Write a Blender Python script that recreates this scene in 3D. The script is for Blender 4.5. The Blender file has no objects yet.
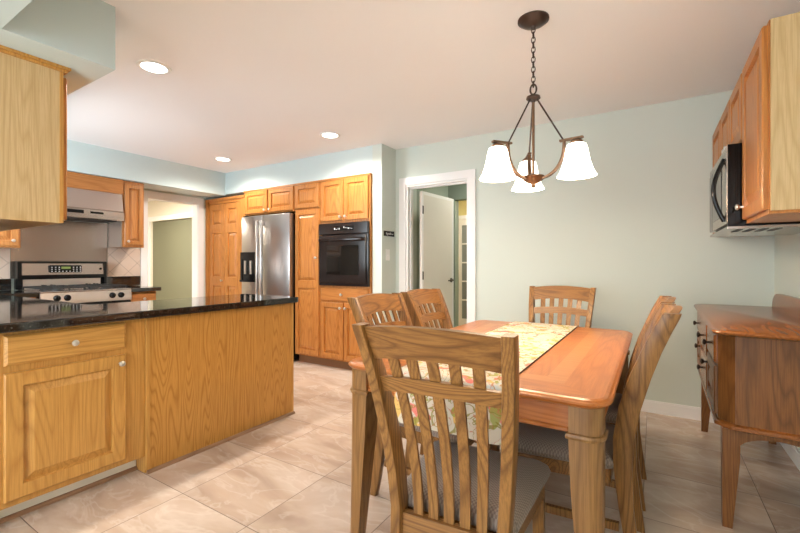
import bpy, bmesh, math, random
from mathutils import Vector, Matrix
PI = math.pi
SC = bpy.context.scene
COL = SC.collection

# ------------------------------------------------------------------ camera, world, large lights, exposure
FPX, CYP, YAW, EYE = 408.0, 264.7, 31.88, 1.17
cd = bpy.data.cameras.new('camera'); cam = bpy.data.objects.new('camera', cd); COL.objects.link(cam)
cam.location = (0, 0, EYE); cam.rotation_euler = (PI/2, 0, math.radians(YAW))
cd.sensor_width = 36; cd.lens = FPX/800*36; cd.shift_y = (CYP-266.5)/800; cd.clip_start = 0.02
SC.camera = cam
SC.view_settings.view_transform = 'Standard'; SC.view_settings.look = 'None'
SC.view_settings.gamma = 1; SC.view_settings.use_curve_mapping = False
SC.view_settings.exposure = 0.68
SC.cycles.max_bounces = 8; SC.cycles.diffuse_bounces = 5; SC.cycles.caustics_reflective = False; SC.cycles.caustics_refractive = False
SC.cycles.sample_clamp_indirect = 6
w = bpy.data.worlds.new('world'); SC.world = w; w.use_nodes = True
w.node_tree.nodes['Background'].inputs[0].default_value = (0.80, 0.90, 1.0, 1)
w.node_tree.nodes['Background'].inputs[1].default_value = 2.0

def area(name, loc, rot, sx, sy, power, col=(1, 1, 1), spread=180):
    l = bpy.data.lights.new(name, 'AREA'); l.shape = 'RECTANGLE'; l.size = sx; l.size_y = sy; l.energy = power; l.color = col
    l.spread = math.radians(spread)
    o = bpy.data.objects.new(name, l); COL.objects.link(o); o.location = loc; o.rotation_euler = rot; return o
def point(name, loc, power, col, r=0.03):
    l = bpy.data.lights.new(name, 'POINT'); l.energy = power; l.color = col; l.shadow_soft_size = r
    o = bpy.data.objects.new(name, l); COL.objects.link(o); o.location = loc; return o
def spot(name, loc, power, col, ang=150, r=0.06, blend=0.6):
    l = bpy.data.lights.new(name, 'SPOT'); l.energy = power; l.color = col; l.shadow_soft_size = r
    l.spot_size = math.radians(ang); l.spot_blend = blend
    o = bpy.data.objects.new(name, l); COL.objects.link(o); o.location = loc; return o
WARM = (1.0, 0.91, 0.80)
sl = bpy.data.lights.new('sun', 'SUN'); sl.energy = 15; sl.color = (0.96, 0.98, 1.0); sl.angle = math.radians(1.0)
so = bpy.data.objects.new('sun', sl); COL.objects.link(so); so.location = (0, -6, 5)
so.rotation_euler = Vector((-0.55, 1.0, -0.88)).to_track_quat('-Z', 'Y').to_euler()      # added low sun through the unseen patio window; floor bounce lifts the ceiling
area('added_patio_daylight', (-1.2, -3.10, 1.15), (PI/2, 0, math.radians(30)), 1.9, 2.0, 62, (0.93, 0.97, 1.0))      # stands in for daylight through an added, unseen patio window; turned left
area('added_sink_daylight', (-4.25, 0.40, 1.58), (PI/2, 0, 0), 1.25, 0.9, 30, (0.80, 0.92, 1.0))      # cool light for the far soffit, through an added unseen sink window
area('hall_light', (-1.6, 5.0, 2.40), (0, 0, 0), 0.4, 0.4, 9, WARM)
area('far_hall_light', (-2.2, 6.0, 2.40), (0, 0, 0), 0.5, 0.5, 20, (1, 0.90, 0.74))
area('next_room_light', (-7.0, 3.0, 2.40), (0, 0, 0), 1.0, 0.8, 80, (1, 0.92, 0.78))

# ------------------------------------------------------------------ node helpers and materials
def newmat(name):
    m = bpy.data.materials.new(name); m.use_nodes = True
    nt = m.node_tree; b = nt.nodes['Principled BSDF']; return m, nt, b
def N(nt, t, **kw):
    n = nt.nodes.new(t)
    for k, v in kw.items(): setattr(n, k, v)
    return n
def c4(c): return (c[0], c[1], c[2], 1)
def srgb(r, g, b):
    f = lambda v: (v/255/12.92) if v/255 <= 0.04045 else ((v/255+0.055)/1.055)**2.4
    return (f(r), f(g), f(b))
def mixc(nt, fac, a, b, mode='MIX'):
    n = N(nt, 'ShaderNodeMix', data_type='RGBA', blend_type=mode)
    for sock, val in ((n.inputs[0], fac), (n.inputs[6], a), (n.inputs[7], b)):
        if isinstance(val, (int, float)): sock.default_value = val
        elif isinstance(val, tuple): sock.default_value = c4(val)
        else: nt.links.new(val, sock)
    return n.outputs[2]
def math_(nt, op, a, b=None, c=None):
    n = N(nt, 'ShaderNodeMath', operation=op)
    for i, v in enumerate((a, b, c)):
        if v is None: continue
        if isinstance(v, (int, float)): n.inputs[i].default_value = v
        else: nt.links.new(v, n.inputs[i])
    return n.outputs[0]
def ramp(nt, fac, stops, interp='LINEAR'):
    n = N(nt, 'ShaderNodeValToRGB'); n.color_ramp.interpolation = interp
    e = n.color_ramp.elements
    while len(e) < len(stops): e.new(0.5)
    for el, (p, c) in zip(e, stops): el.position = p; el.color = c4(c) if isinstance(c, tuple) else (c, c, c, 1)
    nt.links.new(fac, n.inputs[0]); return n.outputs[0]
def objcoord(nt, scale=(1, 1, 1), rand=True, loc=(0, 0, 0), rot=(0, 0, 0)):
    tc = N(nt, 'ShaderNodeTexCoord'); mp = N(nt, 'ShaderNodeMapping')
    mp.inputs['Scale'].default_value = scale; mp.inputs['Rotation'].default_value = rot; mp.inputs['Location'].default_value = loc
    src = tc.outputs['Object']
    if rand:
        oi = N(nt, 'ShaderNodeObjectInfo'); v = N(nt, 'ShaderNodeVectorMath', operation='SCALE')
        cv = N(nt, 'ShaderNodeCombineXYZ')
        for i, k in enumerate((7.3, 11.9, 5.1)): nt.links.new(math_(nt, 'MULTIPLY', oi.outputs['Random'], k), cv.inputs[i])
        ad = N(nt, 'ShaderNodeVectorMath', operation='ADD'); nt.links.new(src, ad.inputs[0]); nt.links.new(cv.outputs[0], ad.inputs[1])
        src = ad.outputs[0]
    nt.links.new(src, mp.inputs['Vector']); return mp.outputs[0]
def noise(nt, vec, scale, detail=3, rough=0.5, dist=0.0):
    n = N(nt, 'ShaderNodeTexNoise'); n.inputs['Scale'].default_value = scale; n.inputs['Detail'].default_value = detail
    n.inputs['Roughness'].default_value = rough; n.inputs['Distortion'].default_value = dist
    nt.links.new(vec, n.inputs['Vector']); return n.outputs[0]
def bump(nt, b, height, strength=0.1, dist=0.01):
    n = N(nt, 'ShaderNodeBump'); n.inputs['Strength'].default_value = strength; n.inputs['Distance'].default_value = dist
    nt.links.new(height, n.inputs['Height']); nt.links.new(n.outputs[0], b.inputs['Normal'])

def wood(name, light, dark, axis='z', rings=9.0, rough=0.36, contrast=0.6, fiber=0.75, coat=0.06, sc=1.0):
    """oak: contour lines of a stretched smooth noise give cathedral grain, fine stretched noise gives pores"""
    m, nt, b = newmat(name)
    st = {'x': (0.10, 1, 1), 'y': (1, 0.10, 1), 'z': (1, 1, 0.10)}[axis]
    v = objcoord(nt, tuple(s*sc for s in st))
    n0 = noise(nt, v, 5.6, 1.6, 0.4, 0.15)
    pp = math_(nt, 'PINGPONG', math_(nt, 'MULTIPLY', n0, rings*2.2), 0.5)
    line = ramp(nt, pp, [(0.0, 1.0), (0.10, 0.6), (0.24, 0.12), (0.45, 0.0)])
    st2 = {'x': (0.03, 1, 1), 'y': (1, 0.03, 1), 'z': (1, 1, 0.03)}[axis]
    v2 = objcoord(nt, tuple(s*sc for s in st2))
    fb = noise(nt, v2, 210, 3, 0.65)
    fbr = ramp(nt, fb, [(0.42, 0.0), (0.62, 1.0)])
    tone = noise(nt, v, 1.3, 2)
    c = mixc(nt, math_(nt, 'MULTIPLY', line, contrast), light, dark)
    c = mixc(nt, math_(nt, 'MULTIPLY', fbr, fiber*0.6), c, dark)
    c = mixc(nt, math_(nt, 'MULTIPLY', ramp(nt, tone, [(0.3, 0.0), (0.75, 1.0)]), 0.25), c, dark)
    nt.links.new(c, b.inputs['Base Color'])
    b.inputs['Roughness'].default_value = rough; b.inputs['Specular IOR Level'].default_value = 0.35
    b.inputs['Coat Weight'].default_value = coat; b.inputs['Coat Roughness'].default_value = 0.2
    bump(nt, b, fb, 0.06, 0.004)
    return m
def plain(name, col, rough=0.5, metal=0.0, emit=None, es=0.0, var=0.04, coat=0.0, spec=0.5):
    m, nt, b = newmat(name)
    v = objcoord(nt); n = noise(nt, v, 6, 3)
    c = mixc(nt, ramp(nt, n, [(0.3, 0.0), (0.7, 1.0)]), tuple(x*(1-var) for x in col), tuple(min(1, x*(1+var)) for x in col))
    nt.links.new(c, b.inputs['Base Color'])
    b.inputs['Roughness'].default_value = rough; b.inputs['Metallic'].default_value = metal; b.inputs['Specular IOR Level'].default_value = spec; b.inputs['Coat Weight'].default_value = coat
    if emit: b.inputs['Emission Color'].default_value = c4(emit); b.inputs['Emission Strength'].default_value = es
    return m
def brushed(name, col, rough=0.28, axis='x', var=0.015):
    m, nt, b = newmat(name)
    sc = {'x': (0.02, 1, 1), 'y': (1, 0.02, 1), 'z': (1, 1, 0.02)}[axis]
    f = noise(nt, objcoord(nt, sc), 220, 2)
    c = mixc(nt, f, tuple(x*(1-var) for x in col), tuple(min(1, x*(1+var)) for x in col))
    nt.links.new(c, b.inputs['Base Color']); b.inputs['Metallic'].default_value = 0.95
    nt.links.new(math_(nt, 'ADD', math_(nt, 'MULTIPLY', f, 0.016), rough-0.008), b.inputs['Roughness'])
    return m
def wallpaint(name, col, rough=0.75):
    m, nt, b = newmat(name); v = objcoord(nt, rand=False)
    n = noise(nt, v, 180, 2)
    t = noise(nt, v, 0.8, 2)
    nt.links.new(mixc(nt, t, tuple(x*0.985 for x in col), tuple(min(1, x*1.015) for x in col)), b.inputs['Base Color'])
    b.inputs['Roughness'].default_value = rough; bump(nt, b, n, 0.05, 0.002); return m

M = {}
M['wall'] = wallpaint('aqua_wall_paint', (0.60, 0.665, 0.615))
M['soffit'] = wallpaint('soffit_daylight_blue', (0.58, 0.685, 0.69))  # bluer than the walls: cool daylight bounce put into the paint colour
M['ceil'] = wallpaint('ceiling_paint', (0.89, 0.88, 0.89), 0.85)
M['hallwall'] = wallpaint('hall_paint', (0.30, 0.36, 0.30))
M['yellowwall'] = wallpaint('yellow_paint', (0.66, 0.58, 0.26))
M['cream'] = wallpaint('cream_paint', (0.78, 0.73, 0.62))
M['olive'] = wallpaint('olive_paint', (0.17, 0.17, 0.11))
M['trim'] = plain('white_trim', (0.82, 0.82, 0.82), 0.4, var=0.01)
M['doorwhite'] = plain('door_white', (0.76, 0.73, 0.68), 0.45, var=0.01)
M['creamkick'] = plain('cream_toe_kick', (0.84, 0.79, 0.66), 0.5)
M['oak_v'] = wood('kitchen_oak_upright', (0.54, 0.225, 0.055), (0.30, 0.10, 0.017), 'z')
M['oak_x'] = wood('kitchen_oak_across', (0.54, 0.225, 0.055), (0.30, 0.10, 0.017), 'x')
M['oak_dark'] = plain('dark_oak_kick', (0.20, 0.09, 0.035), 0.6)  # one even darker brown for the toe kicks
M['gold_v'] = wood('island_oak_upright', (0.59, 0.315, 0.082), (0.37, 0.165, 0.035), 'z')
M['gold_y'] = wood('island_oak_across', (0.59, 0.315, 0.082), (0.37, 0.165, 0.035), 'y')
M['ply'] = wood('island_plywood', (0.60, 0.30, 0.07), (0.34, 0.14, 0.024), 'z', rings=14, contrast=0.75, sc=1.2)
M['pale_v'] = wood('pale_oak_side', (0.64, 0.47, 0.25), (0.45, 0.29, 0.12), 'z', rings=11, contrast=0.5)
M['range_v'] = wood('stove_oak_upright', (0.48, 0.205, 0.062), (0.28, 0.10, 0.024), 'z')
M['range_y'] = wood('stove_oak_across', (0.48, 0.205, 0.062), (0.28, 0.10, 0.024), 'y')
M['table_x'] = wood('table_oak_across', (0.48, 0.165, 0.038), (0.30, 0.085, 0.017), 'x', rings=8, rough=0.3, coat=0.08)
M['table_y'] = wood('table_oak_along', (0.49, 0.17, 0.04), (0.31, 0.09, 0.018), 'y', rings=8, rough=0.3, coat=0.08)
M['table_band'] = wood('table_oak_band', (0.53, 0.22, 0.07), (0.40, 0.15, 0.042), 'x', rings=8, rough=0.3, coat=0.08)
M['leg_v'] = wood('table_leg_oak', (0.31, 0.158, 0.052), (0.13, 0.055, 0.015), 'z', rings=12)
M['chair_v'] = wood('chair_oak_upright', (0.32, 0.155, 0.044), (0.105, 0.041, 0.010), 'z', rings=13, contrast=0.8)
M['chair_x'] = wood('chair_oak_across', (0.32, 0.152, 0.043), (0.105, 0.04, 0.0095), 'x', rings=13, contrast=0.8)
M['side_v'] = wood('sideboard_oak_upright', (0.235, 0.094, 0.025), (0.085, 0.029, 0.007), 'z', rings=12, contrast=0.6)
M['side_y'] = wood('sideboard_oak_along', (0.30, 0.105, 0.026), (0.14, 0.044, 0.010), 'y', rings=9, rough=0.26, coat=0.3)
M['steel_x'] = brushed('stainless_across', (0.43, 0.40, 0.385), 0.28, 'x')
M['steel_y'] = brushed('stainless_along', (0.47, 0.41, 0.37), 0.22, 'y')
M['steel_light'] = brushed('stainless_light', (0.66, 0.60, 0.56), 0.3, 'y')
M['steel_sheet'] = brushed('stainless_sheet', (0.40, 0.33, 0.29), 0.24, 'y')
M['steel_z'] = brushed('stainless_upright', (0.62, 0.60, 0.59), 0.3, 'z')
M['black'] = plain('gloss_black', (0.006, 0.0055, 0.0055), 0.12, spec=0.25)
M['ovenblack'] = plain('oven_black', (0.016, 0.011, 0.010), 0.14, spec=0.3)
M['ovenglass'] = plain('oven_glass', (0.010, 0.008, 0.007), 0.04, spec=0.35)
M['iron'] = plain('cast_iron', (0.02, 0.019, 0.018), 0.55)
M['knob'] = plain('satin_nickel', (0.70, 0.68, 0.65), 0.3, 0.9)
M['blackknob'] = plain('dark_bronze_knob', (0.03, 0.022, 0.018), 0.35, 0.6)
M['bronze'] = plain('brushed_bronze', (0.23, 0.135, 0.082), 0.34, 0.85)
M['darkbronze'] = plain('dark_bronze', (0.085, 0.06, 0.05), 0.38, 0.8)
M['greylcd'] = plain('display_green', (0.05, 0.06, 0.02), 0.3, emit=(0.35, 0.45, 0.10), es=0.25)
M['white'] = plain('white_plastic', (0.82, 0.83, 0.82), 0.4, var=0.01)
M['whitemark'] = plain('white_lettering', (0.75, 0.75, 0.75), 0.5, var=0.01)
M['shade'] = plain('lit_white_glass', (0.9, 0.88, 0.82), 0.35, emit=(1.0, 0.90, 0.76), es=4.0, var=0.01)
M['lens'] = plain('lit_lens', (0.9, 0.9, 0.88), 0.4, emit=(1.0, 0.97, 0.90), es=6.0, var=0.01)

def tile_mat():
    m, nt, b = newmat('porcelain_floor_tile')
    v = objcoord(nt, rand=False)
    sx = N(nt, 'ShaderNodeSeparateXYZ'); nt.links.new(v, sx.inputs[0])
    X0, Y0, PX, PY = -0.045, 1.185, 0.50, 0.508
    fx = math_(nt, 'DIVIDE', math_(nt, 'SUBTRACT', sx.outputs[0], X0), PX)
    fy = math_(nt, 'DIVIDE', math_(nt, 'SUBTRACT', sx.outputs[1], Y0), PY)
    def edge(f, P): return math_(nt, 'MULTIPLY', math_(nt, 'PINGPONG', f, 0.5), P)
    d = math_(nt, 'MINIMUM', edge(fx, PX), edge(fy, PY))
    grout = ramp(nt, d, [(0.0022, 1.0), (0.0036, 0.0)])
    cid = N(nt, 'ShaderNodeCombineXYZ')
    nt.links.new(math_(nt, 'FLOOR', fx), cid.inputs[0]); nt.links.new(math_(nt, 'FLOOR', fy), cid.inputs[1])
    wn = N(nt, 'ShaderNodeTexWhiteNoise', noise_dimensions='3D'); nt.links.new(cid.outputs[0], wn.inputs['Vector'])
    off = N(nt, 'ShaderNodeVectorMath', operation='MULTIPLY_ADD')
    nt.links.new(wn.outputs['Color'], off.inputs[0]); off.inputs[1].default_value = (9, 9, 9); nt.links.new(v, off.inputs[2])
    mp = N(nt, 'ShaderNodeMapping'); mp.inputs['Rotation'].default_value = (0, 0, 0.6); mp.inputs['Scale'].default_value = (0.9, 2.0, 1)
    nt.links.new(off.outputs[0], mp.inputs[0])
    n1 = noise(nt, mp.outputs[0], 1.7, 4, 0.55, 0.8)
    n2 = noise(nt, mp.outputs[0], 2.6, 4, 0.55, 0.9)
    base = ramp(nt, n1, [(0.28, srgb(170, 147, 130)), (0.5, srgb(198, 178, 161)), (0.72, srgb(216, 202, 189))])
    vein = ramp(nt, math_(nt, 'ABSOLUTE', math_(nt, 'SUBTRACT', n2, 0.5)), [(0.0, 1.0), (0.035, 0.0)])
    c = mixc(nt, math_(nt, 'MULTIPLY', vein, 0.22), base, srgb(238, 230, 222))
    c = mixc(nt, math_(nt, 'MULTIPLY', ramp(nt, n2, [(0.5, 0.0), (0.75, 1.0)]), 0.35), c, srgb(196, 166, 142))
    c = mixc(nt, math_(nt, 'MULTIPLY', wn.outputs['Value'], 0.14), c, srgb(196, 176, 162))
    c = mixc(nt, grout, c, srgb(96, 74, 60))
    nt.links.new(c, b.inputs['Base Color'])
    nt.links.new(math_(nt, 'ADD', math_(nt, 'MULTIPLY', grout, 0.5), 0.24), b.inputs['Roughness'])
    b.inputs['Specular IOR Level'].default_value = 0.45
    bump(nt, b, math_(nt, 'SUBTRACT', 1.0, grout), 0.3, 0.002)
    return m
M['tile'] = tile_mat()
def granite():
    m, nt, b = newmat('black_granite'); v = objcoord(nt, rand=False)
    n = noise(nt, v, 130, 3, 0.6); n2 = noise(nt, v, 60, 3, 0.6)
    c = mixc(nt, ramp(nt, n, [(0.60, 0.0), (0.70, 1.0)]), (0.006, 0.006, 0.006), (0.13, 0.12, 0.10))
    c = mixc(nt, ramp(nt, n2, [(0.62, 0.0), (0.75, 0.7)]), c, (0.05, 0.04, 0.03))
    nt.links.new(c, b.inputs['Base Color']); b.inputs['Roughness'].default_value = 0.06; b.inputs['Specular IOR Level'].default_value = 0.9
    return m
M['granite'] = granite()
def splash_tile():
    m, nt, b = newmat('diagonal_wall_tile'); v = objcoord(nt, rand=False, rot=(PI/4, 0, 0))
    sx = N(nt, 'ShaderNodeSeparateXYZ'); nt.links.new(v, sx.inputs[0])
    f = lambda o: math_(nt, 'PINGPONG', math_(nt, 'DIVIDE', o, 0.14), 0.5)
    d = math_(nt, 'MINIMUM', f(sx.outputs[1]), f(sx.outputs[2]))
    g = ramp(nt, d, [(0.012, 1.0), (0.025, 0.0)])
    base = mixc(nt, noise(nt, v, 7, 4), (0.55, 0.42, 0.33), (0.66, 0.54, 0.45))
    nt.links.new(mixc(nt, g, base, (0.36, 0.28, 0.22)), b.inputs['Base Color']); b.inputs['Roughness'].default_value = 0.35
    return m
M['splash'] = splash_tile()
def fabric():
    m, nt, b = newmat('seat_weave_fabric')
    v = objcoord(nt, rand=False, rot=(0, 0, PI/4))
    sx = N(nt, 'ShaderNodeSeparateXYZ'); nt.links.new(v, sx.inputs[0])
    f = lambda o: math_(nt, 'PINGPONG', math_(nt, 'DIVIDE', o, 0.0085), 0.5)
    d = math_(nt, 'ADD', f(sx.outputs[0]), f(sx.outputs[1]))
    s = ramp(nt, d, [(0.40, 0.0), (0.62, 1.0)])
    n = noise(nt, v, 3, 2)
    c = mixc(nt, s, srgb(118, 102, 91), srgb(148, 134, 123))
    nt.links.new(mixc(nt, math_(nt, 'MULTIPLY', n, 0.25), c, srgb(150, 132, 118)), b.inputs['Base Color'])
    b.inputs['Roughness'].default_value = 0.9; b.inputs['Sheen Weight'].default_value = 0.2
    bump(nt, b, s, 0.35, 0.002); return m
M['fabric'] = fabric()
def floral():
    m, nt, b = newmat('floral_runner_print'); v = objcoord(nt, rand=False)
    def blobs(scale, thr, soft, off, sx=(1, 1, 1)):
        tc = N(nt, 'ShaderNodeMapping'); tc.inputs['Location'].default_value = off; tc.inputs['Scale'].default_value = sx; nt.links.new(v, tc.inputs[0])
        n = noise(nt, tc.outputs[0], scale, 2, 0.5, 1.2); return ramp(nt, n, [(thr, 0.0), (thr+soft, 1.0)]), n
    c = srgb(206, 196, 180)
    y, _ = blobs(9, 0.60, 0.03, (1, 2, 3)); c = mixc(nt, math_(nt, 'MULTIPLY', y, 0.85), c, srgb(218, 172, 78))
    r, _ = blobs(7, 0.62, 0.02, (5, 1, 2)); c = mixc(nt, math_(nt, 'MULTIPLY', r, 0.9), c, srgb(222, 112, 104))
    r2, _ = blobs(13, 0.66, 0.02, (2, 7, 1)); c = mixc(nt, r2, c, srgb(196, 74, 66))
    g, gn = blobs(10, 0.60, 0.02, (8, 3, 4)); c = mixc(nt, math_(nt, 'MULTIPLY', g, 0.85), c, srgb(150, 156, 70))
    bl, _ = blobs(8, 0.66, 0.02, (3, 9, 6)); c = mixc(nt, math_(nt, 'MULTIPLY', bl, 0.7), c, srgb(176, 196, 206))
    _, ln = blobs(11, 0.5, 0.1, (4, 4, 9))
    lines = ramp(nt, math_(nt, 'ABSOLUTE', math_(nt, 'SUBTRACT', ln, 0.5)), [(0.010, 1.0), (0.022, 0.0)])
    c = mixc(nt, math_(nt, 'MULTIPLY', lines, 0.85), c, srgb(140, 128, 52))
    _, l2 = blobs(15, 0.5, 0.1, (6, 1, 1))
    lines2 = ramp(nt, math_(nt, 'ABSOLUTE', math_(nt, 'SUBTRACT', l2, 0.47)), [(0.006, 1.0), (0.014, 0.0)])
    c = mixc(nt, math_(nt, 'MULTIPLY', lines2, 0.7), c, srgb(190, 110, 80))
    nt.links.new(c, b.inputs['Base Color']); b.inputs['Roughness'].default_value = 0.9
    bump(nt, b, noise(nt, v, 500, 2), 0.15, 0.001); return m
M['floral'] = floral()
M['hem'] = plain('dark_runner_hem', (0.06, 0.03, 0.02), 0.9)
def glassm():
    m, nt, b = newmat('window_glass'); b.inputs['Base Color'].default_value = (0.9, 0.93, 0.92, 1); b.inputs['Roughness'].default_value = 0.05
    b.inputs['Transmission Weight'].default_value = 0.9; return m
M['glass'] = glassm()
M['frost'] = plain('french_door_pane', (0.22, 0.24, 0.23), 0.12)

# ------------------------------------------------------------------ mesh helpers
def box(bm, x0, x1, y0, y1, z0, z1, bev=0.0, seg=1):
    g = bmesh.ops.create_cube(bm, size=1.0)['verts']
    bmesh.ops.scale(bm, vec=(x1-x0, y1-y0, z1-z0), verts=g)
    bmesh.ops.translate(bm, vec=((x0+x1)/2, (y0+y1)/2, (z0+z1)/2), verts=g)
    if bev:
        es = list({e for v in g for e in v.link_edges})
        bmesh.ops.bevel(bm, geom=es, offset=bev, segments=seg, affect='EDGES', profile=0.5)
def loft(bm, rings, close=True, caps=True):
    vs = [[bm.verts.new(p) for p in r] for r in rings]
    n = len(vs[0])
    for a, b in zip(vs[:-1], vs[1:]):
        for i in range(n if close else n-1):
            j = (i+1) % n; bm.faces.new((a[i], a[j], b[j], b[i]))
    if caps:
        bm.faces.new(list(reversed(vs[0]))); bm.faces.new(vs[-1])
    return vs
def lathe(bm, prof, origin=(0, 0, 0), axis=(0, 0, 1), n=20, caps=True):
    ax = Vector(axis).normalized(); t = Vector((1, 0, 0)) if abs(ax.x) < 0.9 else Vector((0, 1, 0))
    u = ax.cross(t).normalized(); v = ax.cross(u); o = Vector(origin)
    rings = [[o+ax*h+(u*math.cos(2*PI*k/n)+v*math.sin(2*PI*k/n))*max(r, 1e-4) for k in range(n)] for r, h in prof]
    loft(bm, rings, True, caps)
def tube(bm, pts, r, n=8, caps=True):
    pts = [Vector(p) for p in pts]; rings = []; ref = None
    for i, p in enumerate(pts):
        d = (pts[min(i+1, len(pts)-1)]-pts[max(i-1, 0)]).normalized()
        if ref is None: ref = Vector((0, 0, 1)) if abs(d.z) < 0.9 else Vector((1, 0, 0))
        u = d.cross(ref).normalized(); v = d.cross(u).normalized(); ref = -(d.cross(u)).cross(d).cross(d) if False else ref
        rr = r[i] if isinstance(r, (list, tuple)) else r
        rings.append([p+(u*math.cos(2*PI*k/n)+v*math.sin(2*PI*k/n))*rr for k in range(n)])
    loft(bm, rings, True, caps)
def torus(bm, c, R, r, axis=(0, 0, 1), n=20, k=6, sy=1.0, up=None):
    ax = Vector(axis).normalized(); t = Vector(up) if up else (Vector((1, 0, 0)) if abs(ax.x) < 0.9 else Vector((0, 1, 0)))
    u = (t-ax*t.dot(ax)).normalized(); v = ax.cross(u); c = Vector(c)
    rings = []
    for i in range(n):
        a = 2*PI*i/n; dirv = u*math.cos(a)*sy+v*math.sin(a); ctr = c+dirv*R; dn = dirv.normalized()
        rings.append([ctr+(dn*math.cos(2*PI*j/k)+ax*math.sin(2*PI*j/k))*r for j in range(k)])
    vs = [[bm.verts.new(p) for p in rg] for rg in rings]
    for i in range(n):
        for j in range(k):
            bm.faces.new((vs[i][j], vs[(i+1) % n][j], vs[(i+1) % n][(j+1) % k], vs[i][(j+1) % k]))
def prism(bm, poly, z0, z1):            # poly: list of (x, y)
    loft(bm, [[Vector((x, y, z0)) for x, y in poly], [Vector((x, y, z1)) for x, y in poly]])

def offs(o):
    v = Vector((0, 0, 0))
    while o: v += o.location; o = o.parent
    return v
def obj(name, bm, mat, parent=None, smooth=False):
    bmesh.ops.recalc_face_normals(bm, faces=bm.faces)
    me = bpy.data.meshes.new(name); bm.to_mesh(me); bm.free()
    for m in (mat if isinstance(mat, (list, tuple)) else [mat]): me.materials.append(m)
    o = bpy.data.objects.new(name, me); COL.objects.link(o)
    if parent: o.parent = parent; o.location = -offs(parent)
    if smooth:
        for p in me.polygons: p.use_smooth = True
        me.set_sharp_from_angle(angle=math.radians(40))
    return o
def thing(name, label, cat, loc=(0, 0, 0), group=None):
    o = bpy.data.objects.new(name, None); COL.objects.link(o); o.location = loc; o.empty_display_size = 0.1
    o['label'] = label; o['category'] = cat
    if group: o['group'] = group
    return o
def tag(o, label, cat, group=None, kind=None):
    o['label'] = label; o['category'] = cat
    if group: o['group'] = group
    if kind: o['kind'] = kind
    return o
def struct(name, bm, mat, label, cat, parent=None, smooth=False):
    o = obj(name, bm, mat, parent, smooth)
    if parent is None: o['kind'] = 'structure'; o['label'] = label; o['category'] = cat
    return o
def B(*a, **k):
    bm = bmesh.new(); box(bm, *a, **k); return bm
def BS(*boxes):
    bm = bmesh.new()
    for b in boxes: box(bm, *b)
    return bm
def dup(root, loc, rotz, label, group=None):
    r = root.copy(); COL.objects.link(r); r.location = loc; r.rotation_euler = (0, 0, rotz); r['label'] = label
    if group: r['group'] = group
    def rec(src, dst):
        for ch in list(src.children):
            c = ch.copy(); COL.objects.link(c); c.parent = dst; rec(ch, c)
    rec(root, r); return r

class Frame:
    """flat working plane: u along the face, z up, n out of the face"""
    def __init__(s, origin, u, n): s.o = Vector(origin); s.u = Vector(u); s.n = Vector(n)
    def p(s, u, z, n=0.0): return s.o+s.u*u+s.n*n+Vector((0, 0, z))
def fbox(bm, F, u0, u1, z0, z1, n0, n1, bev=0.0):
    a, b = F.p(u0, z0, n0), F.p(u1, z1, n1)
    box(bm, min(a.x, b.x), max(a.x, b.x), min(a.y, b.y), max(a.y, b.y), min(a.z, b.z), max(a.z, b.z), bev)
def rectring(F, u0, u1, z0, z1, n): return [F.p(u0, z0, n), F.p(u1, z0, n), F.p(u1, z1, n), F.p(u0, z1, n)]
def panel_door(bm, F, u0, u1, z0, z1, t=0.02, fr=0.058, splits=(), arch=0):
    """raised-panel slab: frame, groove and bevelled centre field for each opening"""
    e = 0.005
    loft(bm, [rectring(F, u0, u1, z0, z1, 0), rectring(F, u0, u1, z0, z1, t-e), rectring(F, u0+e, u1-e, z0+e, z1-e, t)], caps=False)
    zs = [z0]+list(splits)+[z1]
    # front skin: stiles, rails, and openings
    def quad(a, b, c, d, n=t):
        bm.faces.new([bm.verts.new(F.p(*q, n)) for q in ((a, c), (b, c), (b, d), (a, d))])
    quad(u0+e, u0+fr, z0+e, z1-e); quad(u1-fr, u1-e, z0+e, z1-e)
    lo = z0+e
    for i, (za, zb) in enumerate(zip(zs[:-1], zs[1:])):
        oz0 = za+fr if i == 0 else za+fr*0.8
        oz1 = zb-fr if i == len(zs)-2 else zb-fr*0.8
        quad(u0+fr, u1-fr, lo, oz0); lo = oz1
        a, b = u0+fr, u1-fr
        g = 0.015; w_ = min(0.030, (b-a)*0.2)
        rr = [rectring(F, a, b, oz0, oz1, t), rectring(F, a+0.004, b-0.004, oz0+0.004, oz1-0.004, t-g),
              rectring(F, a+0.010, b-0.010, oz0+0.010, oz1-0.010, t-g),
              rectring(F, a+0.010+w_, b-0.010-w_, oz0+0.010+w_, oz1-0.010-w_, t-0.001)]
        vs = loft(bm, rr, caps=False); bm.faces.new(vs[-1])
    quad(u0+fr, u1-fr, lo, z1-e)
def knob_bm(F, u, z, n0, s=1.0):
    bm = bmesh.new(); c = F.p(u, z, n0-0.001)
    lathe(bm, [(0.0075*s, 0), (0.006*s, 0.004*s), (0.0055*s, 0.014*s), (0.012*s, 0.019*s), (0.0155*s, 0.024*s), (0.014*s, 0.029*s), (0.007*s, 0.032*s)], c, F.n, 14)
    return bm
def door(F, parent, u0, u1, z0, z1, mat, knob=None, fr=0.058, splits=(), kmat='knob', t=0.02, n0=0.0):
    F2 = Frame(F.o+F.n*n0, F.u, F.n)
    bm = bmesh.new(); panel_door(bm, F2, u0, u1, z0, z1, t, fr, splits)
    d = obj('door', bm, mat, parent)
    if knob: obj('knob', knob_bm(F2, knob[0], knob[1], t), M[kmat], d, True)
    return d
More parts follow.
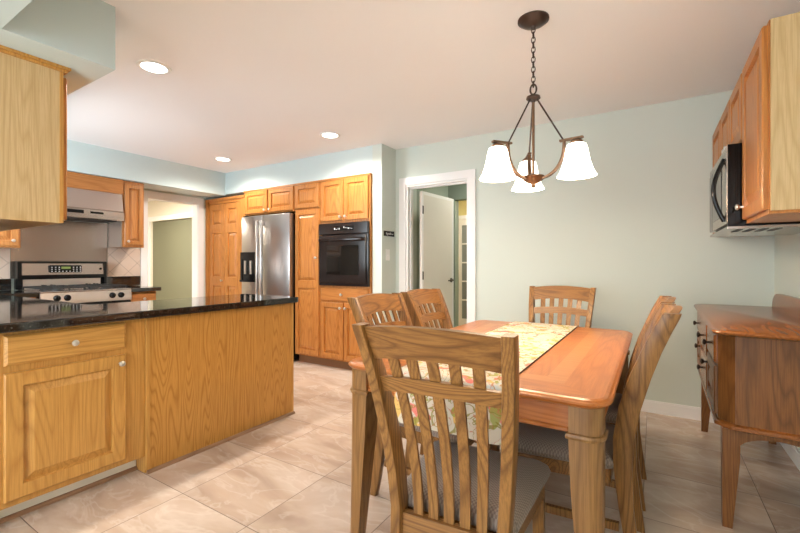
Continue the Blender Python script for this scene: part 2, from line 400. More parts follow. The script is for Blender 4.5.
def drawer(F, parent, u0, u1, z0, z1, mat, knobs=(), t=0.02, kmat='knob', n0=0.0):
    F2 = Frame(F.o+F.n*n0, F.u, F.n); e = 0.007
    bm = bmesh.new()
    vs = loft(bm, [rectring(F2, u0, u1, z0, z1, 0), rectring(F2, u0, u1, z0, z1, t-0.008), rectring(F2, u0+e, u1-e, z0+e, z1-e, t-0.003), rectring(F2, u0+e+0.004, u1-e-0.004, z0+e+0.004, z1-e-0.004, t)])
    d = obj('drawer', bm, mat, parent)
    for k in knobs: obj('knob', knob_bm(F2, k[0], k[1], t), M[kmat], d, True)
    return d

# ------------------------------------------------------------------ shell
XR, YB, XL, YF, ZC = 0.716, 3.80, -5.45, 0.50, 2.44
struct('floor', B(-9.5, 1.0, -3.5, 8.5, -0.10, 0.0), M['tile'], 'large pale stone tiles of the floor', 'floor')
struct('ceiling', B(-9.5, 1.0, -3.5, 8.5, ZC, ZC+0.10), M['ceil'], 'smooth off-white ceiling over dining room and kitchen', 'ceiling')
struct('wall_back', BS((-1.56, XR, YB, YB+0.12, 0, ZC), (-2.42, -2.285, YB, YB+0.12, 0, ZC), (-2.285, -1.56, YB, YB+0.12, 2.03, ZC)), M['wall'],
       'pale aqua wall behind the dining table with a doorway', 'wall')
struct('wall_right', B(XR, XR+0.12, -3.42, YB+0.12, 0, ZC), M['wall'], 'pale aqua wall behind the sideboard', 'wall')
struct('wall_left', BS((XL-0.12, XL, 0.38, 2.69, 0, ZC), (XL-0.12, XL, 3.37, 4.27, 0, ZC), (XL-0.12, XL, 2.69, 3.37, 2.03, ZC)), M['wall'],
       'kitchen wall behind the range', 'wall')
struct('wall_front', BS((XL, -4.90, 0.38, YF, 0, ZC), (-3.60, -2.44, 0.38, YF, 0, ZC), (-4.90, -3.60, 0.38, YF, 0, 1.10), (-4.90, -3.60, 0.38, YF, 2.05, ZC)), M['wall'], 'kitchen wall behind the hanging oak cabinet at left', 'wall')
struct('wall_rear_left', BS((-2.56, -2.44, -3.42, -2.3, 0, ZC), (-2.56, -2.44, -0.7, 0.38, 0, ZC), (-2.56, -2.44, -2.3, -0.7, 0, 0.75), (-2.56, -2.44, -2.3, -0.7, 1.95, ZC)), M['wall'], 'wall left of the camera', 'wall')
struct('wall_rear', BS((-2.56, -2.2, -3.42, -3.30, 0, ZC), (0.4, XR, -3.42, -3.30, 0, ZC), (-2.2, 0.4, -3.42, -3.30, 2.15, ZC)), M['wall'], 'wall behind the camera', 'wall')
struct('wall_kitchen', B(XL, -2.54, 4.15, 4.27, 0, ZC), M['wall'], 'wall behind the fridge and tall cabinets', 'wall')
struct('wall_stub', B(-2.54, -2.42, 3.53, 4.27, 0, ZC), M['wall'], 'narrow aqua wall end between wall oven and doorway', 'wall')
struct('soffit', B(XL, -2.54, 3.53, 4.15, 2.145, ZC), M['soffit'], 'aqua soffit above the fridge and tall oak cabinets', 'soffit')
struct('soffit', B(XL, -5.05, 0.967, 3.53, 2.13, ZC), M['soffit'], 'soffit above the range hood', 'soffit')
struct('soffit', B(XL, -2.254, YF, 0.967, 2.13, ZC), M['soffit'], 'soffit above the pale hanging cabinet at upper left', 'soffit')
struct('soffit', B(-2.254, XR, 0.35, 0.553, 2.13, ZC), M['soffit'], 'dropped beam at the top left corner, blue daylight in its colour', 'soffit')

# casings, baseboards
def casing(n, boxes, label):
    return struct('trim_%d' % n, BS(*boxes), M['trim'], label, 'trim')
casing(1, [(-2.365, -2.285, YB-0.018, YB, 0, 2.11), (-1.56, -1.485, YB-0.018, YB, 0, 2.11), (-2.285, -1.56, YB-0.018, YB, 2.03, 2.11),
           (-2.285, -2.265, YB, YB+0.12, 0, 2.03), (-1.58, -1.56, YB, YB+0.12, 0, 2.03), (-2.265, -1.58, YB, YB+0.12, 2.01, 2.03),
           (-2.265, -2.253, YB+0.05, YB+0.085, 0, 2.01), (-2.253, -1.58, YB+0.05, YB+0.085, 1.995, 2.01)], 'white door casing in the aqua back wall')
casing(2, [(XL, XL+0.018, 2.615, 2.69, 0, 2.105), (XL, XL+0.018, 3.37, 3.45, 0, 2.105), (XL, XL+0.018, 2.69, 3.37, 2.03, 2.105),
           (XL-0.12, XL, 2.69, 2.705, 0, 2.03), (XL-0.12, XL, 3.36, 3.37, 0, 2.03), (XL-0.12, XL, 2.705, 3.36, 2.015, 2.03)], 'white casing of the doorway beside the oak bifold doors')
struct('baseboard_back', BS((-1.485, XR-0.014, YB-0.014, YB, 0, 0.085), (-1.485, XR-0.014, YB-0.009, YB, 0.085, 0.095)), M['trim'], 'white baseboard along the back wall', 'baseboard')
struct('baseboard_right', BS((XR-0.014, XR, -3.3, YB, 0, 0.085), (XR-0.009, XR, -3.3, YB, 0.085, 0.095)), M['trim'], 'white baseboard behind the sideboard', 'baseboard')

# added unseen windows that let daylight in (behind the camera, over the sink)
def window(n, boxes, pane, label):
    o = struct('window_%d' % n, BS(*boxes), M['trim'], label, 'window')
window(1, [(-2.2, -2.13, -3.40, -3.32, 0, 2.15), (0.33, 0.4, -3.40, -3.32, 0, 2.15), (-2.13, 0.33, -3.40, -3.32, 2.08, 2.15), (-0.94, -0.86, -3.40, -3.32, 0.06, 2.08), (-2.13, 0.33, -3.40, -3.32, 0, 0.06)], None, 'added unseen wide patio window behind the camera')
window(3, [(-4.90, -4.85, 0.36, 0.44, 1.10, 2.05), (-3.65, -3.60, 0.36, 0.44, 1.10, 2.05), (-4.85, -3.65, 0.36, 0.44, 1.10, 1.15), (-4.85, -3.65, 0.36, 0.44, 2.0, 2.05)], None, 'added unseen window over the kitchen sink')
window(2, [(-2.54, -2.46, -2.3, -2.24, 0.75, 1.95), (-2.54, -2.46, -0.76, -0.7, 0.75, 1.95), (-2.54, -2.46, -2.24, -0.76, 0.75, 0.81), (-2.54, -2.46, -2.24, -0.76, 1.89, 1.95)], None, 'added unseen side window left of the camera')

# ------------------------------------------------------------------ hall beyond the back doorway
struct('wall_hall_left', B(-2.54, -2.42, 4.27, 5.27, 0, ZC), M['hallwall'], 'dim green hall wall seen beside the open door', 'wall')
struct('wall_hall_right', B(-1.15, -1.03, YB+0.12, 5.15, 0, ZC), M['hallwall'], 'right wall of the hall', 'wall')
struct('wall_hall_end', BS((-2.42, -2.315, 5.15, 5.27, 0, ZC), (-2.315, -1.03, 5.15, 5.27, 2.06, ZC)), M['hallwall'], 'dim green wall end with the opening to the yellow room', 'wall')
struct('wall_yellow', B(-4.6, 0.4, 6.75, 6.87, 0, ZC), M['yellowwall'], 'yellow wall seen through the hall', 'wall')
struct('wall_yellow_right', BS((0.4, 0.52, 5.15, 6.87, 0, ZC), (-1.03, 0.4, 5.15, 5.27, 0, ZC)), M['yellowwall'], 'right wall of the yellow room', 'wall')
struct('wall_yellow_left', BS((-4.72, -4.6, 5.15, 6.87, 0, ZC), (-4.6, -2.54, 5.15, 5.27, 0, ZC)), M['yellowwall'], 'left wall of the yellow room', 'wall')
# hall door, hinged at the left jamb and opened away
def hall_door():
    W, H, T = 0.70, 1.985, 0.036
    bm = bmesh.new(); box(bm, 0, W, 0, T, 0.012, H, 0.003)
    d = obj('door_1', bm, M['doorwhite']); d['kind'] = 'structure'; d['label'] = 'white slab door standing open into the hall'; d['category'] = 'door'
    d.location = (-2.175, 3.96, 0); d.rotation_euler = (0, 0, math.radians(85))
    for z in (0.25, 1.05, 1.78):
        bm = bmesh.new(); box(bm, 0.004, 0.028, -0.003, 0.002, z-0.045, z+0.045); obj('hinge', bm, M['blackknob'], d).location = (0, 0, 0)
    bm = bmesh.new()
    lathe(bm, [(0.028, 0), (0.028, 0.006), (0.012, 0.009), (0.011, 0.03), (0.0, 0.032)], (W-0.06, 0, 0.98), (0, -1, 0), 16)
    tube(bm, [(W-0.06, -0.03, 0.98), (W-0.10, -0.034, 0.98), (W-0.17, -0.03, 0.977)], 0.008, 8)
    h = obj('handle', bm, M['blackknob'], d, True); h.location = (0, 0, 0)
    bm = bmesh.new()
    for a, b in (((0.0, 0.014), (0, H)), ((W-0.05, W), (0, H))): pass
    box(bm, 0.0, 0.03, -0.002, 0.0, 0.012, H); box(bm, W-0.035, W, -0.002, 0.0, 0.012, H); box(bm, 0.03, W-0.035, -0.002, 0.0, H-0.035, H)
    s = obj('edge_strip', bm, M['trim'], d); s.location = (0, 0, 0)
hall_door()
def french_door():
    # white glazed door on the far yellow wall
    X0, Y0, W, H = -2.955, 6.71, 0.74, 1.985
    bm = bmesh.new(); st = 0.075
    for b in ((0, st, 0, H), (W-st, W, 0, H), (st, W-st, 0, 0.22), (st, W-st, H-0.12, H)): box(bm, X0+b[0], X0+b[1], Y0-0.02, Y0+0.015, b[2], b[3])
    zs = [0.22+(H-0.34)/5*i for i in range(1, 5)]
    for z in zs: box(bm, X0+st, X0+W-st, Y0-0.015, Y0+0.012, z-0.012, z+0.012)
    box(bm, X0+W/2-0.012, X0+W/2+0.012, Y0-0.014, Y0+0.011, 0.22, H-0.12)
    d = struct('door_2', bm, M['doorwhite'], 'white glazed door at the end of the hall', 'door')
    obj('glazing', B(X0+st, X0+W-st, Y0-0.004, Y0+0.002, 0.22, H-0.12), M['frost'], d)
    for z in (0.35, 1.75): obj('hinge', B(X0-0.012, X0+0.012, Y0-0.028, Y0-0.018, z-0.05, z+0.05), M['blackknob'], d)
    casing(3, [(X0-0.06, X0-0.012, Y0-0.005, 6.75, 0, 2.04), (X0-0.012, X0+W+0.08, Y0-0.005, 6.75, 1.99, 2.04), (X0+W+0.005, X0+W+0.08, Y0-0.005, 6.75, 0, 1.99)], 'casing of the glazed door in the yellow room')
french_door()

# ------------------------------------------------------------------ next room seen through the kitchen doorway
struct('wall_next_room', BS((-9.0, -8.55, 4.30, 4.42, 0, ZC), (-5.90, XL-0.12, 4.30, 4.42, 0, ZC), (-8.55, -5.90, 4.30, 4.42, 2.03, ZC)), M['cream'], 'cream wall of the next room', 'wall')
struct('wall_next_room_left', B(-9.12, -9.0, 0, 4.42, 0, ZC), M['cream'], 'far left wall of the next room', 'wall')
struct('wall_next_room_front', B(-9.0, XL-0.12, 0.0, 0.12, 0, ZC), M['cream'], 'near wall of the next room', 'wall')
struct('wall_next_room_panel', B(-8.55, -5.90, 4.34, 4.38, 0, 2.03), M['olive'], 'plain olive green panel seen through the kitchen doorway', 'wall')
casing(4, [(-8.64, -8.55, 4.28, 4.30, 0, 2.12), (-5.90, -5.80, 4.28, 4.30, 0, 2.12), (-8.55, -5.90, 4.28, 4.30, 2.03, 2.12)], 'white casing around the olive panel')

# ------------------------------------------------------------------ back run: pantry, fridge, tall cabinets, oven
FB = Frame((0, 3.50, 0), (1, 0, 0), (0, -1, 0))      # u = world x
def cab_body(parent, x0, x1, y0, y1, z0, z1, mat, kick=None):
    bs = [(x0, x1, y0, y1, z0, z1)]
    obj('body', BS(*bs), mat, parent)
    if kick: obj('toe_kick', B(x0, x1, kick[0], kick[1], 0, z0), M['oak_dark'], parent)

t = thing('pantry_closet', 'oak bifold pantry doors left of the steel fridge', 'closet', (-5.06, 3.6, 0))
obj('frame', BS((-5.425, -5.375, 3.50, 3.60, 0, 2.095), (-4.69, -4.60, 3.50, 3.60, 0, 2.095), (-5.375, -4.69, 3.50, 3.60, 2.02, 2.095), (-5.445, -4.60, 3.485, 3.50, 2.06, 2.095), (-5.445, -5.39, 3.485, 3.50, 0, 2.06)), M['oak_v'], t)
FP = Frame((0, 3.53, 0), (1, 0, 0), (0, -1, 0))
for i, (a, b) in enumerate(((-5.372, -5.035), (-5.03, -4.693))):
    door(FP, t, a, b, 0.02, 2.015, M['oak_v'], knob=((-5.075, 0.95) if i == 0 else None), splits=(0.94, 1.67), fr=0.075, t=0.03)

# fridge
t = thing('refrigerator', 'stainless side-by-side fridge with black dispenser in the oak cabinets', 'refrigerator', (-4.117, 3.8, 0))
obj('body', B(-4.555, -3.665, 3.49, 4.14, 0.03, 1.785), M['black'], t)
obj('grille', B(-4.55, -3.67, 3.47, 3.49, 0.03, 0.10), M['black'], t)
def fdoor(x0, x1):
    bm = bmesh.new(); box(bm, x0, x1, 3.415, 3.485, 0.11, 1.79, 0.012, 2); return bm
fl = obj('door', fdoor(-4.553, -4.155), M['steel_x'], t, True)
fr_ = obj('door', fdoor(-4.147, -3.667), M['steel_x'], t, True)
for x, par in ((-4.188, fl), (-4.114, fr_)):
    bm = bmesh.new(); box(bm, x-0.018, x+0.018, 3.350, 3.378, 0.42, 1.72, 0.01, 2); box(bm, x-0.014, x+0.014, 3.378, 3.416, 1.66, 1.71); box(bm, x-0.014, x+0.014, 3.378, 3.416, 0.43, 0.48)
    obj('handle', bm, M['steel_z'], par, True)
dsp = obj('dispenser', BS((-4.55, -4.25, 3.405, 3.416, 0.95, 1.33), (-4.55, -4.25, 3.398, 3.405, 1.24, 1.33), (-4.55, -4.52, 3.398, 3.405, 0.95, 1.24), (-4.28, -4.25, 3.398, 3.405, 0.95, 1.24), (-4.55, -4.25, 3.385, 3.405, 0.95, 0.975)), M['black'], fl)
obj('paddle', BS((-4.47, -4.44, 3.392, 3.404, 1.05, 1.22), (-4.36, -4.33, 3.392, 3.404, 1.05, 1.22)), M['steel_z'], fl)
for xa in (-4.54, -3.74): obj('hinge_cover', B(xa, xa+0.06, 3.43, 3.50, 1.786, 1.80), M['black'], t)

t = thing('wall_cabinet', 'two-door oak cabinet above the stainless fridge', 'cabinet', (-4.14, 3.8, 1.81))
cab_body(t, -4.595, -3.660, 3.50, 4.14, 1.815, 2.14, M['oak_v'])
door(FB, t, -4.575, -4.14, 1.83, 2.115, M['oak_v'], (-4.175, 1.865), fr=0.05)
door(FB, t, -4.12, -3.68, 1.83, 2.115, M['oak_v'], (-4.085, 1.865), fr=0.05)
obj('crown', B(-4.605, -3.660, 3.485, 3.50, 2.12, 2.14), M['oak_x'], t)

t = thing('pantry_cabinet', 'tall narrow oak pantry cabinet between fridge and wall oven', 'cabinet', (-3.48, 3.8, 0))
cab_body(t, -3.658, -3.253, 3.50, 4.14, 0.10, 2.14, M['oak_v'], (3.56, 3.60))
door(FB, t, -3.645, -3.268, 1.835, 2.115, M['oak_v'], None, fr=0.05)
door(FB, t, -3.645, -3.268, 0.12, 1.815, M['oak_v'], (-3.298, 1.25), splits=(0.94,), fr=0.055)
obj('crown', B(-3.658, -3.253, 3.485, 3.50, 2.12, 2.14), M['oak_x'], t)

t = thing('oven_cabinet', 'oak cabinet housing the black wall oven, doors above and below', 'cabinet', (-2.92, 3.8, 0))
obj('body', BS((-3.250, -2.545, 3.50, 4.14, 0.10, 0.935), (-3.250, -2.545, 3.50, 4.14, 1.635, 2.14), (-3.250, -3.232, 3.50, 4.14, 0.935, 1.635), (-2.565, -2.545, 3.50, 4.14, 0.935, 1.635), (-3.232, -2.565, 4.10, 4.14, 0.935, 1.635)), M['oak_v'], t)
obj('toe_kick', B(-3.250, -2.545, 3.56, 3.60, 0, 0.10), M['oak_dark'], t)
door(FB, t, -3.235, -2.905, 1.66, 2.115, M['oak_v'], (-2.935, 1.70), fr=0.052)
door(FB, t, -2.893, -2.565, 1.66, 2.115, M['oak_v'], (-2.863, 1.70), fr=0.052)
drawer(FB, t, -3.235, -2.565, 0.765, 0.915, M['oak_x'], [(-2.92, 0.84)])
door(FB, t, -3.235, -2.905, 0.12, 0.745, M['oak_v'], (-2.935, 0.69), fr=0.052)
door(FB, t, -2.893, -2.565, 0.12, 0.745, M['oak_v'], (-2.863, 0.69), fr=0.052)
obj('crown', B(-3.250, -2.545, 3.485, 3.50, 2.12, 2.14), M['oak_x'], t)

t = thing('wall_oven', 'black built-in wall oven in the tall oak cabinet', 'oven', (-2.92, 3.6, 0.94))
obj('body', B(-3.228, -2.571, 3.502, 4.05, 0.94, 1.63), M['ovenblack'], t)
obj('trim_frame', BS((-3.245, -2.552, 3.468, 3.498, 0.937, 0.965), (-3.245, -3.225, 3.468, 3.498, 0.965, 1.50), (-2.572, -2.552, 3.468, 3.498, 0.965, 1.50)), M['ovenblack'], t)
cp = obj('control_panel', B(-3.245, -2.552, 3.460, 3.498, 1.505, 1.632, bev=0.006), M['ovenblack'], t)
obj('display', B(-3.02, -2.74, 3.4575, 3.4605, 1.545, 1.595), M['black'], cp)
bm = bmesh.new(); rnd = random.Random(4)
for i in range(12):
    x = -3.01+i*0.022; z = 1.553+rnd.random()*0.02
    if 4 <= i <= 5: continue
    box(bm, x, x+0.012, 3.4560, 3.4576, z, z+0.006+0.012*(i % 3 == 0))
obj('button_marks', bm, M['whitemark'], cp)
od = obj('oven_door', B(-3.223, -2.574, 3.455, 3.498, 0.968, 1.498, bev=0.006), M['ovenblack'], t)
obj('window', B(-3.12, -2.67, 3.4525, 3.4555, 1.06, 1.38), M['ovenglass'], od)
bm = bmesh.new(); box(bm, -3.205, -2.594, 3.410, 3.435, 1.425, 1.462, 0.008, 2); box(bm, -3.195, -3.165, 3.435, 3.456, 1.43, 1.457); box(bm, -2.634, -2.604, 3.435, 3.456, 1.43, 1.457)
obj('handle', bm, M['ovenblack'], od, True)

# sign plate and light switch on the wall end
FS = Frame((-2.42, 0, 0), (0, 1, 0), (1, 0, 0))
s = obj('wall_sign', B(-2.42, -2.412, 3.565, 3.76, 1.475, 1.53), M['black']); tag(s, 'small black sign plate with white script beside the doorway', 'sign')
bm = bmesh.new()
def stroke(pts): tube(bm, [(-2.4115, y, z) for y, z in pts], 0.0028, 5)
stroke([(3.600, 1.495), (3.606, 1.512), (3.614, 1.495), (3.610, 1.490)]); stroke([(3.622, 1.505), (3.630, 1.492), (3.640, 1.507)]); stroke([(3.630, 1.492), (3.624, 1.482)])
stroke([(3.646, 1.494), (3.650, 1.507), (3.656, 1.494), (3.662, 1.507), (3.668, 1.494)]); stroke([(3.680, 1.494), (3.687, 1.516), (3.694, 1.494)]); stroke([(3.682, 1.502), (3.693, 1.502)]); stroke([(3.705, 1.496), (3.715, 1.504), (3.726, 1.498), (3.738, 1.502)])
obj('lettering', bm, M['whitemark'], s)
s = obj('light_switch', B(-2.42, -2.414, 3.60, 3.675, 1.215, 1.335, bev=0.002), M['white']); tag(s, 'white light switch plate on the narrow aqua wall end', 'light switch')
obj('toggle', BS((-2.415, -2.406, 3.632, 3.643, 1.265, 1.288)), M['white'], s)

# ------------------------------------------------------------------ stove wall
FL = Frame((-5.10, 0, 0), (0, 1, 0), (1, 0, 0))      # face of the wall cabinets, u = world y
FLB = Frame((-4.80, 0, 0), (0, 1, 0), (1, 0, 0))     # face of base cabinets
t = thing('wall_cabinet', 'narrow oak cabinet right of the range hood', 'cabinet', (-5.27, 2.38, 1.37))
cab_body(t, -5.44, -5.10, 2.262, 2.487, 1.37, 2.125, M['range_v'])
door(FL, t, 2.275, 2.475, 1.395, 2.09, M['range_v'], (2.305, 1.435), fr=0.045)
obj('side_panel', B(-5.44, -5.12, 2.256, 2.262, 1.37, 1.66), M['steel_z'], t)
t = thing('hood_valance', 'oak board above the stainless range hood', 'valance', (-5.27, 1.85, 1.96))
obj('board', BS((-5.44, -5.10, 1.44, 2.260, 2.0, 2.125), (-5.10, -5.085, 1.44, 2.260, 1.965, 2.125)), M['range_y'], t)
t = thing('wall_cabinet', 'low oak cabinet door with knob glimpsed under the pale hanging cabinet', 'cabinet', (-5.27, 1.1, 1.37))
cab_body(t, -5.44, -5.10, 0.86, 1.385, 1.33, 2.125, M['range_v'])
door(FL, t, 0.88, 1.37, 1.345, 2.09, M['range_v'], (1.325, 1.395), fr=0.05)

def hood():
    t = thing('range_hood', 'stainless under-cabinet hood over the range', 'range hood', (-5.2, 1.83, 1.66))
    y0, y1 = 1.447, 2.252
    bm = bmesh.new()
    prof = [(-5.43, 1.69), (-5.045, 1.69), (-5.045, 1.75), (-5.06, 1.765), (-5.09, 1.96), (-5.43, 1.96)]
    loft(bm, [[Vector((x, y0, z)) for x, z in prof], [Vector((x, y1, z)) for x, z in prof]])
    b = obj('body', bm, M['steel_y'], t)
    obj('lip', B(-5.43, -5.03, y0, y1, 1.655, 1.69, bev=0.005), M['steel_y'], t)
    obj('vent', B(-5.047, -5.041, 1.56, 1.87, 1.706, 1.740), M['black'], t)
    obj('switch_panel', B(-5.047, -5.041, 1.93, 2.05, 1.712, 1.734), M['black'], t)
    obj('filter', B(-5.38, -5.08, y0+0.06, y1-0.06, 1.648, 1.655), M['iron'], t)
hood()
s = obj('backsplash_sheet', B(-5.447, -5.437, 1.40, 2.25, 1.03, 1.65), M['steel_sheet']); tag(s, 'plain stainless sheet on the wall behind the range', 'backsplash')
s = obj('backsplash_tile', B(-5.449, -5.437, 2.255, 2.61, 1.03, 1.37), M['splash']); tag(s, 'beige diagonal tiles right of the stainless sheet', 'backsplash')
s = obj('backsplash_tile', B(-5.449, -5.437, 0.55, 1.395, 1.03, 1.33), M['splash']); tag(s, 'strip of pale tiles left of the stainless sheet', 'backsplash')

# base cabinets beside the range
t = thing('base_cabinet', 'small oak base cabinet with drawer right of the range', 'cabinet', (-5.1, 2.32, 0))
cab_body(t, -5.44, -4.80, 2.192, 2.47, 0.10, 0.874, M['range_v'], (2.20, 2.47)) if False else obj('body', BS((-5.44, -4.80, 2.192, 2.47, 0.10, 0.874), (-5.44, -4.87, 2.192, 2.47, 0, 0.10)), M['range_v'], t)
drawer(FLB, t, 2.205, 2.458, 0.73, 0.858, M['range_y'], [(2.33, 0.795)])
door(FLB, t, 2.205, 2.458, 0.12, 0.71, M['range_v'], (2.235, 0.66), fr=0.045)
t = thing('base_cabinet', 'oak base cabinet left of the range', 'cabinet', (-5.1, 1.2, 0))
obj('body', BS((-5.44, -4.80, 0.51, 1.412, 0.10, 0.874), (-5.44, -4.87, 0.51, 1.412, 0, 0.10)), M['range_v'], t)
drawer(FLB, t, 1.17, 1.40, 0.73, 0.858, M['range_y'], [(1.285, 0.795)])
door(FLB, t, 1.17, 1.40, 0.12, 0.71, M['range_v'], (1.20, 0.66), fr=0.045)
t = thing('base_cabinet', 'oak sink base cabinets behind the peninsula', 'cabinet', (-3.8, 0.8, 0))
obj('body', BS((-4.798, -2.965, 0.51, 1.10, 0.10, 0.874), (-4.798, -2.965, 0.51, 1.03, 0, 0.10)), M['range_v'], t)
FK = Frame((0, 1.10, 0), (1, 0, 0), (0, 1, 0))
for i in range(4):
    a = -4.74+i*0.42
    door(FK, t, a+0.01, a+0.41, 0.12, 0.71, M['range_v'], (a+0.38, 0.66), fr=0.05); drawer(FK, t, a+0.01, a+0.41, 0.73, 0.858, M['range_v'], [(a+0.21, 0.795)])

# granite tops (continuous U)
def slab(poly, z0, z1, e=0.006):
    bm = bmesh.new()
    c = (sum(p[0] for p in poly)/len(poly), sum(p[1] for p in poly)/len(poly))
    vs = loft(bm, [[Vector((x, y, z0)) for x, y in poly], [Vector((x, y, z1)) for x, y in poly]])
    es = [ed for ed in bm.edges if abs(ed.verts[0].co.z-ed.verts[1].co.z) < 1e-6]
    bmesh.ops.bevel(bm, geom=es, offset=e, segments=2, affect='EDGES', profile=0.5)
    return bm
def rounded(poly_corners, r, n=5):
    """round selected corners of a polygon: list of (x, y, radius)"""
    out = []; L = len(poly_corners)
    for i, (x, y, rr) in enumerate(poly_corners):
        if rr <= 0: out.append((x, y)); continue
        p = Vector((x, y)); a = (Vector(poly_corners[i-1][:2])-p).normalized(); b = (Vector(poly_corners[(i+1) % L][:2])-p).normalized()
        for k in range(n+1):
            s = k/n; q0 = p+a*rr; q1 = p+b*rr
            out.append(tuple((q0*(1-s)**2+p*2*s*(1-s)+q1*s*s)))
    return out
polyU = rounded([(-5.435, 0.505, 0), (-2.36, 0.505, 0.0), (-2.36, 2.30, 0.02), (-3.02, 2.30, 0.02), (-3.02, 1.15, 0.02), (-4.755, 1.15, 0.02), (-4.755, 1.416, 0), (-5.435, 1.416, 0)], 0.03)
s = obj('countertop', slab(polyU, 0.876, 0.918), M['granite']); tag(s, 'black speckled granite worktop on the golden oak peninsula', 'countertop')
s = obj('countertop', slab([(-5.435, 2.19), (-4.745, 2.19), (-4.745, 2.50), (-5.435, 2.50)], 0.876, 0.918), M['granite']); tag(s, 'short black granite worktop right of the range', 'countertop')
s = obj('granite_upstand', B(-5.436, -5.416, 2.20, 2.60, 0.919, 1.03), M['granite']); tag(s, 'black granite upstand under the diagonal tiles', 'upstand')
s = obj('granite_upstand', B(-5.436, -5.416, 0.51, 1.40, 0.919, 1.03), M['granite']); tag(s, 'black granite upstand left of the range', 'upstand')

def gas_range():
    y0, y1 = 1.424, 2.184; xf = -4.735
    t = thing('gas_range', 'stainless gas range with black backguard against the steel sheet', 'range', (-5.05, 1.80, 0))
    obj('body', B(-5.40, xf-0.03, y0, y1, 0.03, 0.905), M['black'], t)
    obj('cooktop', B(-5.33, xf, y0, y1, 0.905, 0.92, bev=0.004), M['steel_y'], t)
    bm = bmesh.new(); prof = [(xf-0.03, 0.80), (xf+0.005, 0.80), (xf+0.005, 0.82), (xf-0.005, 0.905), (xf-0.03, 0.905)]
    loft(bm, [[Vector((x, y0, z)) for x, z in prof], [Vector((x, y1, z)) for x, z in prof]])
    cpn = obj('control_panel', bm, M['steel_light'], t)
    for y in (1.545, 1.625, 2.005, 2.085):
        bm = bmesh.new(); lathe(bm, [(0.030, 0), (0.030, 0.006), (0.024, 0.010), (0.022, 0.028), (0.018, 0.032)], (xf-0.003, y, 0.855), (1, 0, 0.1), 16)
        box(bm, xf+0.026, xf+0.036, y-0.005, y+0.005, 0.838, 0.876)
        obj('knob', bm, M['black'], cpn, True)
    dr = obj('oven_door', B(xf-0.03, xf+0.005, y0+0.005, y1-0.005, 0.22, 0.795, bev=0.005), M['black'], t)
    bm = bmesh.new(); tube(bm, [(xf+0.045, y0+0.05, 0.745), (xf+0.045, y1-0.05, 0.745)], 0.012, 10)
    box(bm, xf, xf+0.045, y0+0.06, y0+0.08, 0.737, 0.753); box(bm, xf, xf+0.045, y1-0.08, y1-0.06, 0.737, 0.753)
    obj('handle', bm, M['steel_y'], dr, True)
    obj('drawer', B(xf-0.03, xf+0.003, y0+0.005, y1-0.005, 0.05, 0.21, bev=0.005), M['steel_y'], t)
    # backguard: black frame, slanted steel face, control pod
    bg = obj('backguard', BS((-5.41, -5.345, y0-0.005, y1+0.005, 0.92, 1.205)), M['black'], t)
    obj('lower_panel', B(-5.346, -5.338, y0+0.045, y1-0.045, 0.922, 1.02), M['steel_light'], bg)
    bm = bmesh.new(); prof = [(-5.346, 1.065), (-5.320, 1.065), (-5.332, 1.185), (-5.346, 1.185)]
    loft(bm, [[Vector((x, y0+0.03, z)) for x, z in prof], [Vector((x, y1-0.02, z)) for x, z in prof]])
    obj('steel_face', bm, M['steel_y'], bg)
    obj('end_cap', BS((-5.346, -5.31, y0-0.005, y0+0.028, 0.93, 1.205), (-5.346, -5.31, y1-0.018, y1+0.005, 0.93, 1.205), (-5.346, -5.315, y0+0.028, y1-0.018, 1.186, 1.205), (-5.346, -5.312, y0+0.028, y1-0.018, 1.03, 1.064)), M['black'], bg)
    bm = bmesh.new(); box(bm, -5.335, -5.312, 1.665, 1.955, 1.088, 1.165, 0.012, 2)
    pod = obj('control_pod', bm, M['black'], bg)
    obj('display', B(-5.3125, -5.3105, 1.77, 1.85, 1.125, 1.150), M['greylcd'], pod)
    bm = bmesh.new()
    for i in range(9):
        for j in range(3):
            y = 1.685+i*0.031
            if 1.76 < y < 1.865 and j > 0: continue
            box(bm, -5.3125, -5.3108, y, y+0.011, 1.098+j*0.021, 1.104+j*0.021)
    obj('button_marks', bm, M['whitemark'], pod)
    bm = bmesh.new(); lathe(bm, [(0.013, 0), (0.012, 0.008), (0.0, 0.009)], (-5.327, 2.135, 1.125), (1, 0, 0), 14); obj('button', bm, M['black'], bg, True)
    # burners and grates
    for bx_ in (-5.17, -4.90):
        for by in (1.60, 2.01):
            bm = bmesh.new(); lathe(bm, [(0.05, 0), (0.048, 0.010), (0.034, 0.013), (0.032, 0.020), (0.0, 0.021)], (bx_, by, 0.92), (0, 0, 1), 18); obj('burner', bm, M['iron'], t, True)
    for ya, yb in ((1.45, 1.785), (1.825, 2.16)):
        bm = bmesh.new(); z0, z1 = 0.942, 0.956
        for x in (-5.29, -5.035, -4.78): box(bm, x-0.006, x+0.006, ya, yb, z0, z1)
        for y in (ya+0.006, (ya+yb)/2, yb-0.006): box(bm, -5.29, -4.78, y-0.006, y+0.006, z0, z1)
        for x in (-5.29, -4.78):
            for y in (ya+0.006, yb-0.006): box(bm, x-0.007, x+0.007, y-0.007, y+0.007, 0.92, z0)
        for x in (-5.17, -4.90):
            for k in range(4):
                a = PI/4+k*PI/2; cx, cy = x+0.05*math.cos(a), (ya+yb)/2+0.05*math.sin(a)
                box(bm, cx-0.02, cx+0.02, cy-0.004, cy+0.004, z0+0.004, z1+0.012)
        obj('grate', bm, M['iron'], t)
gas_range()

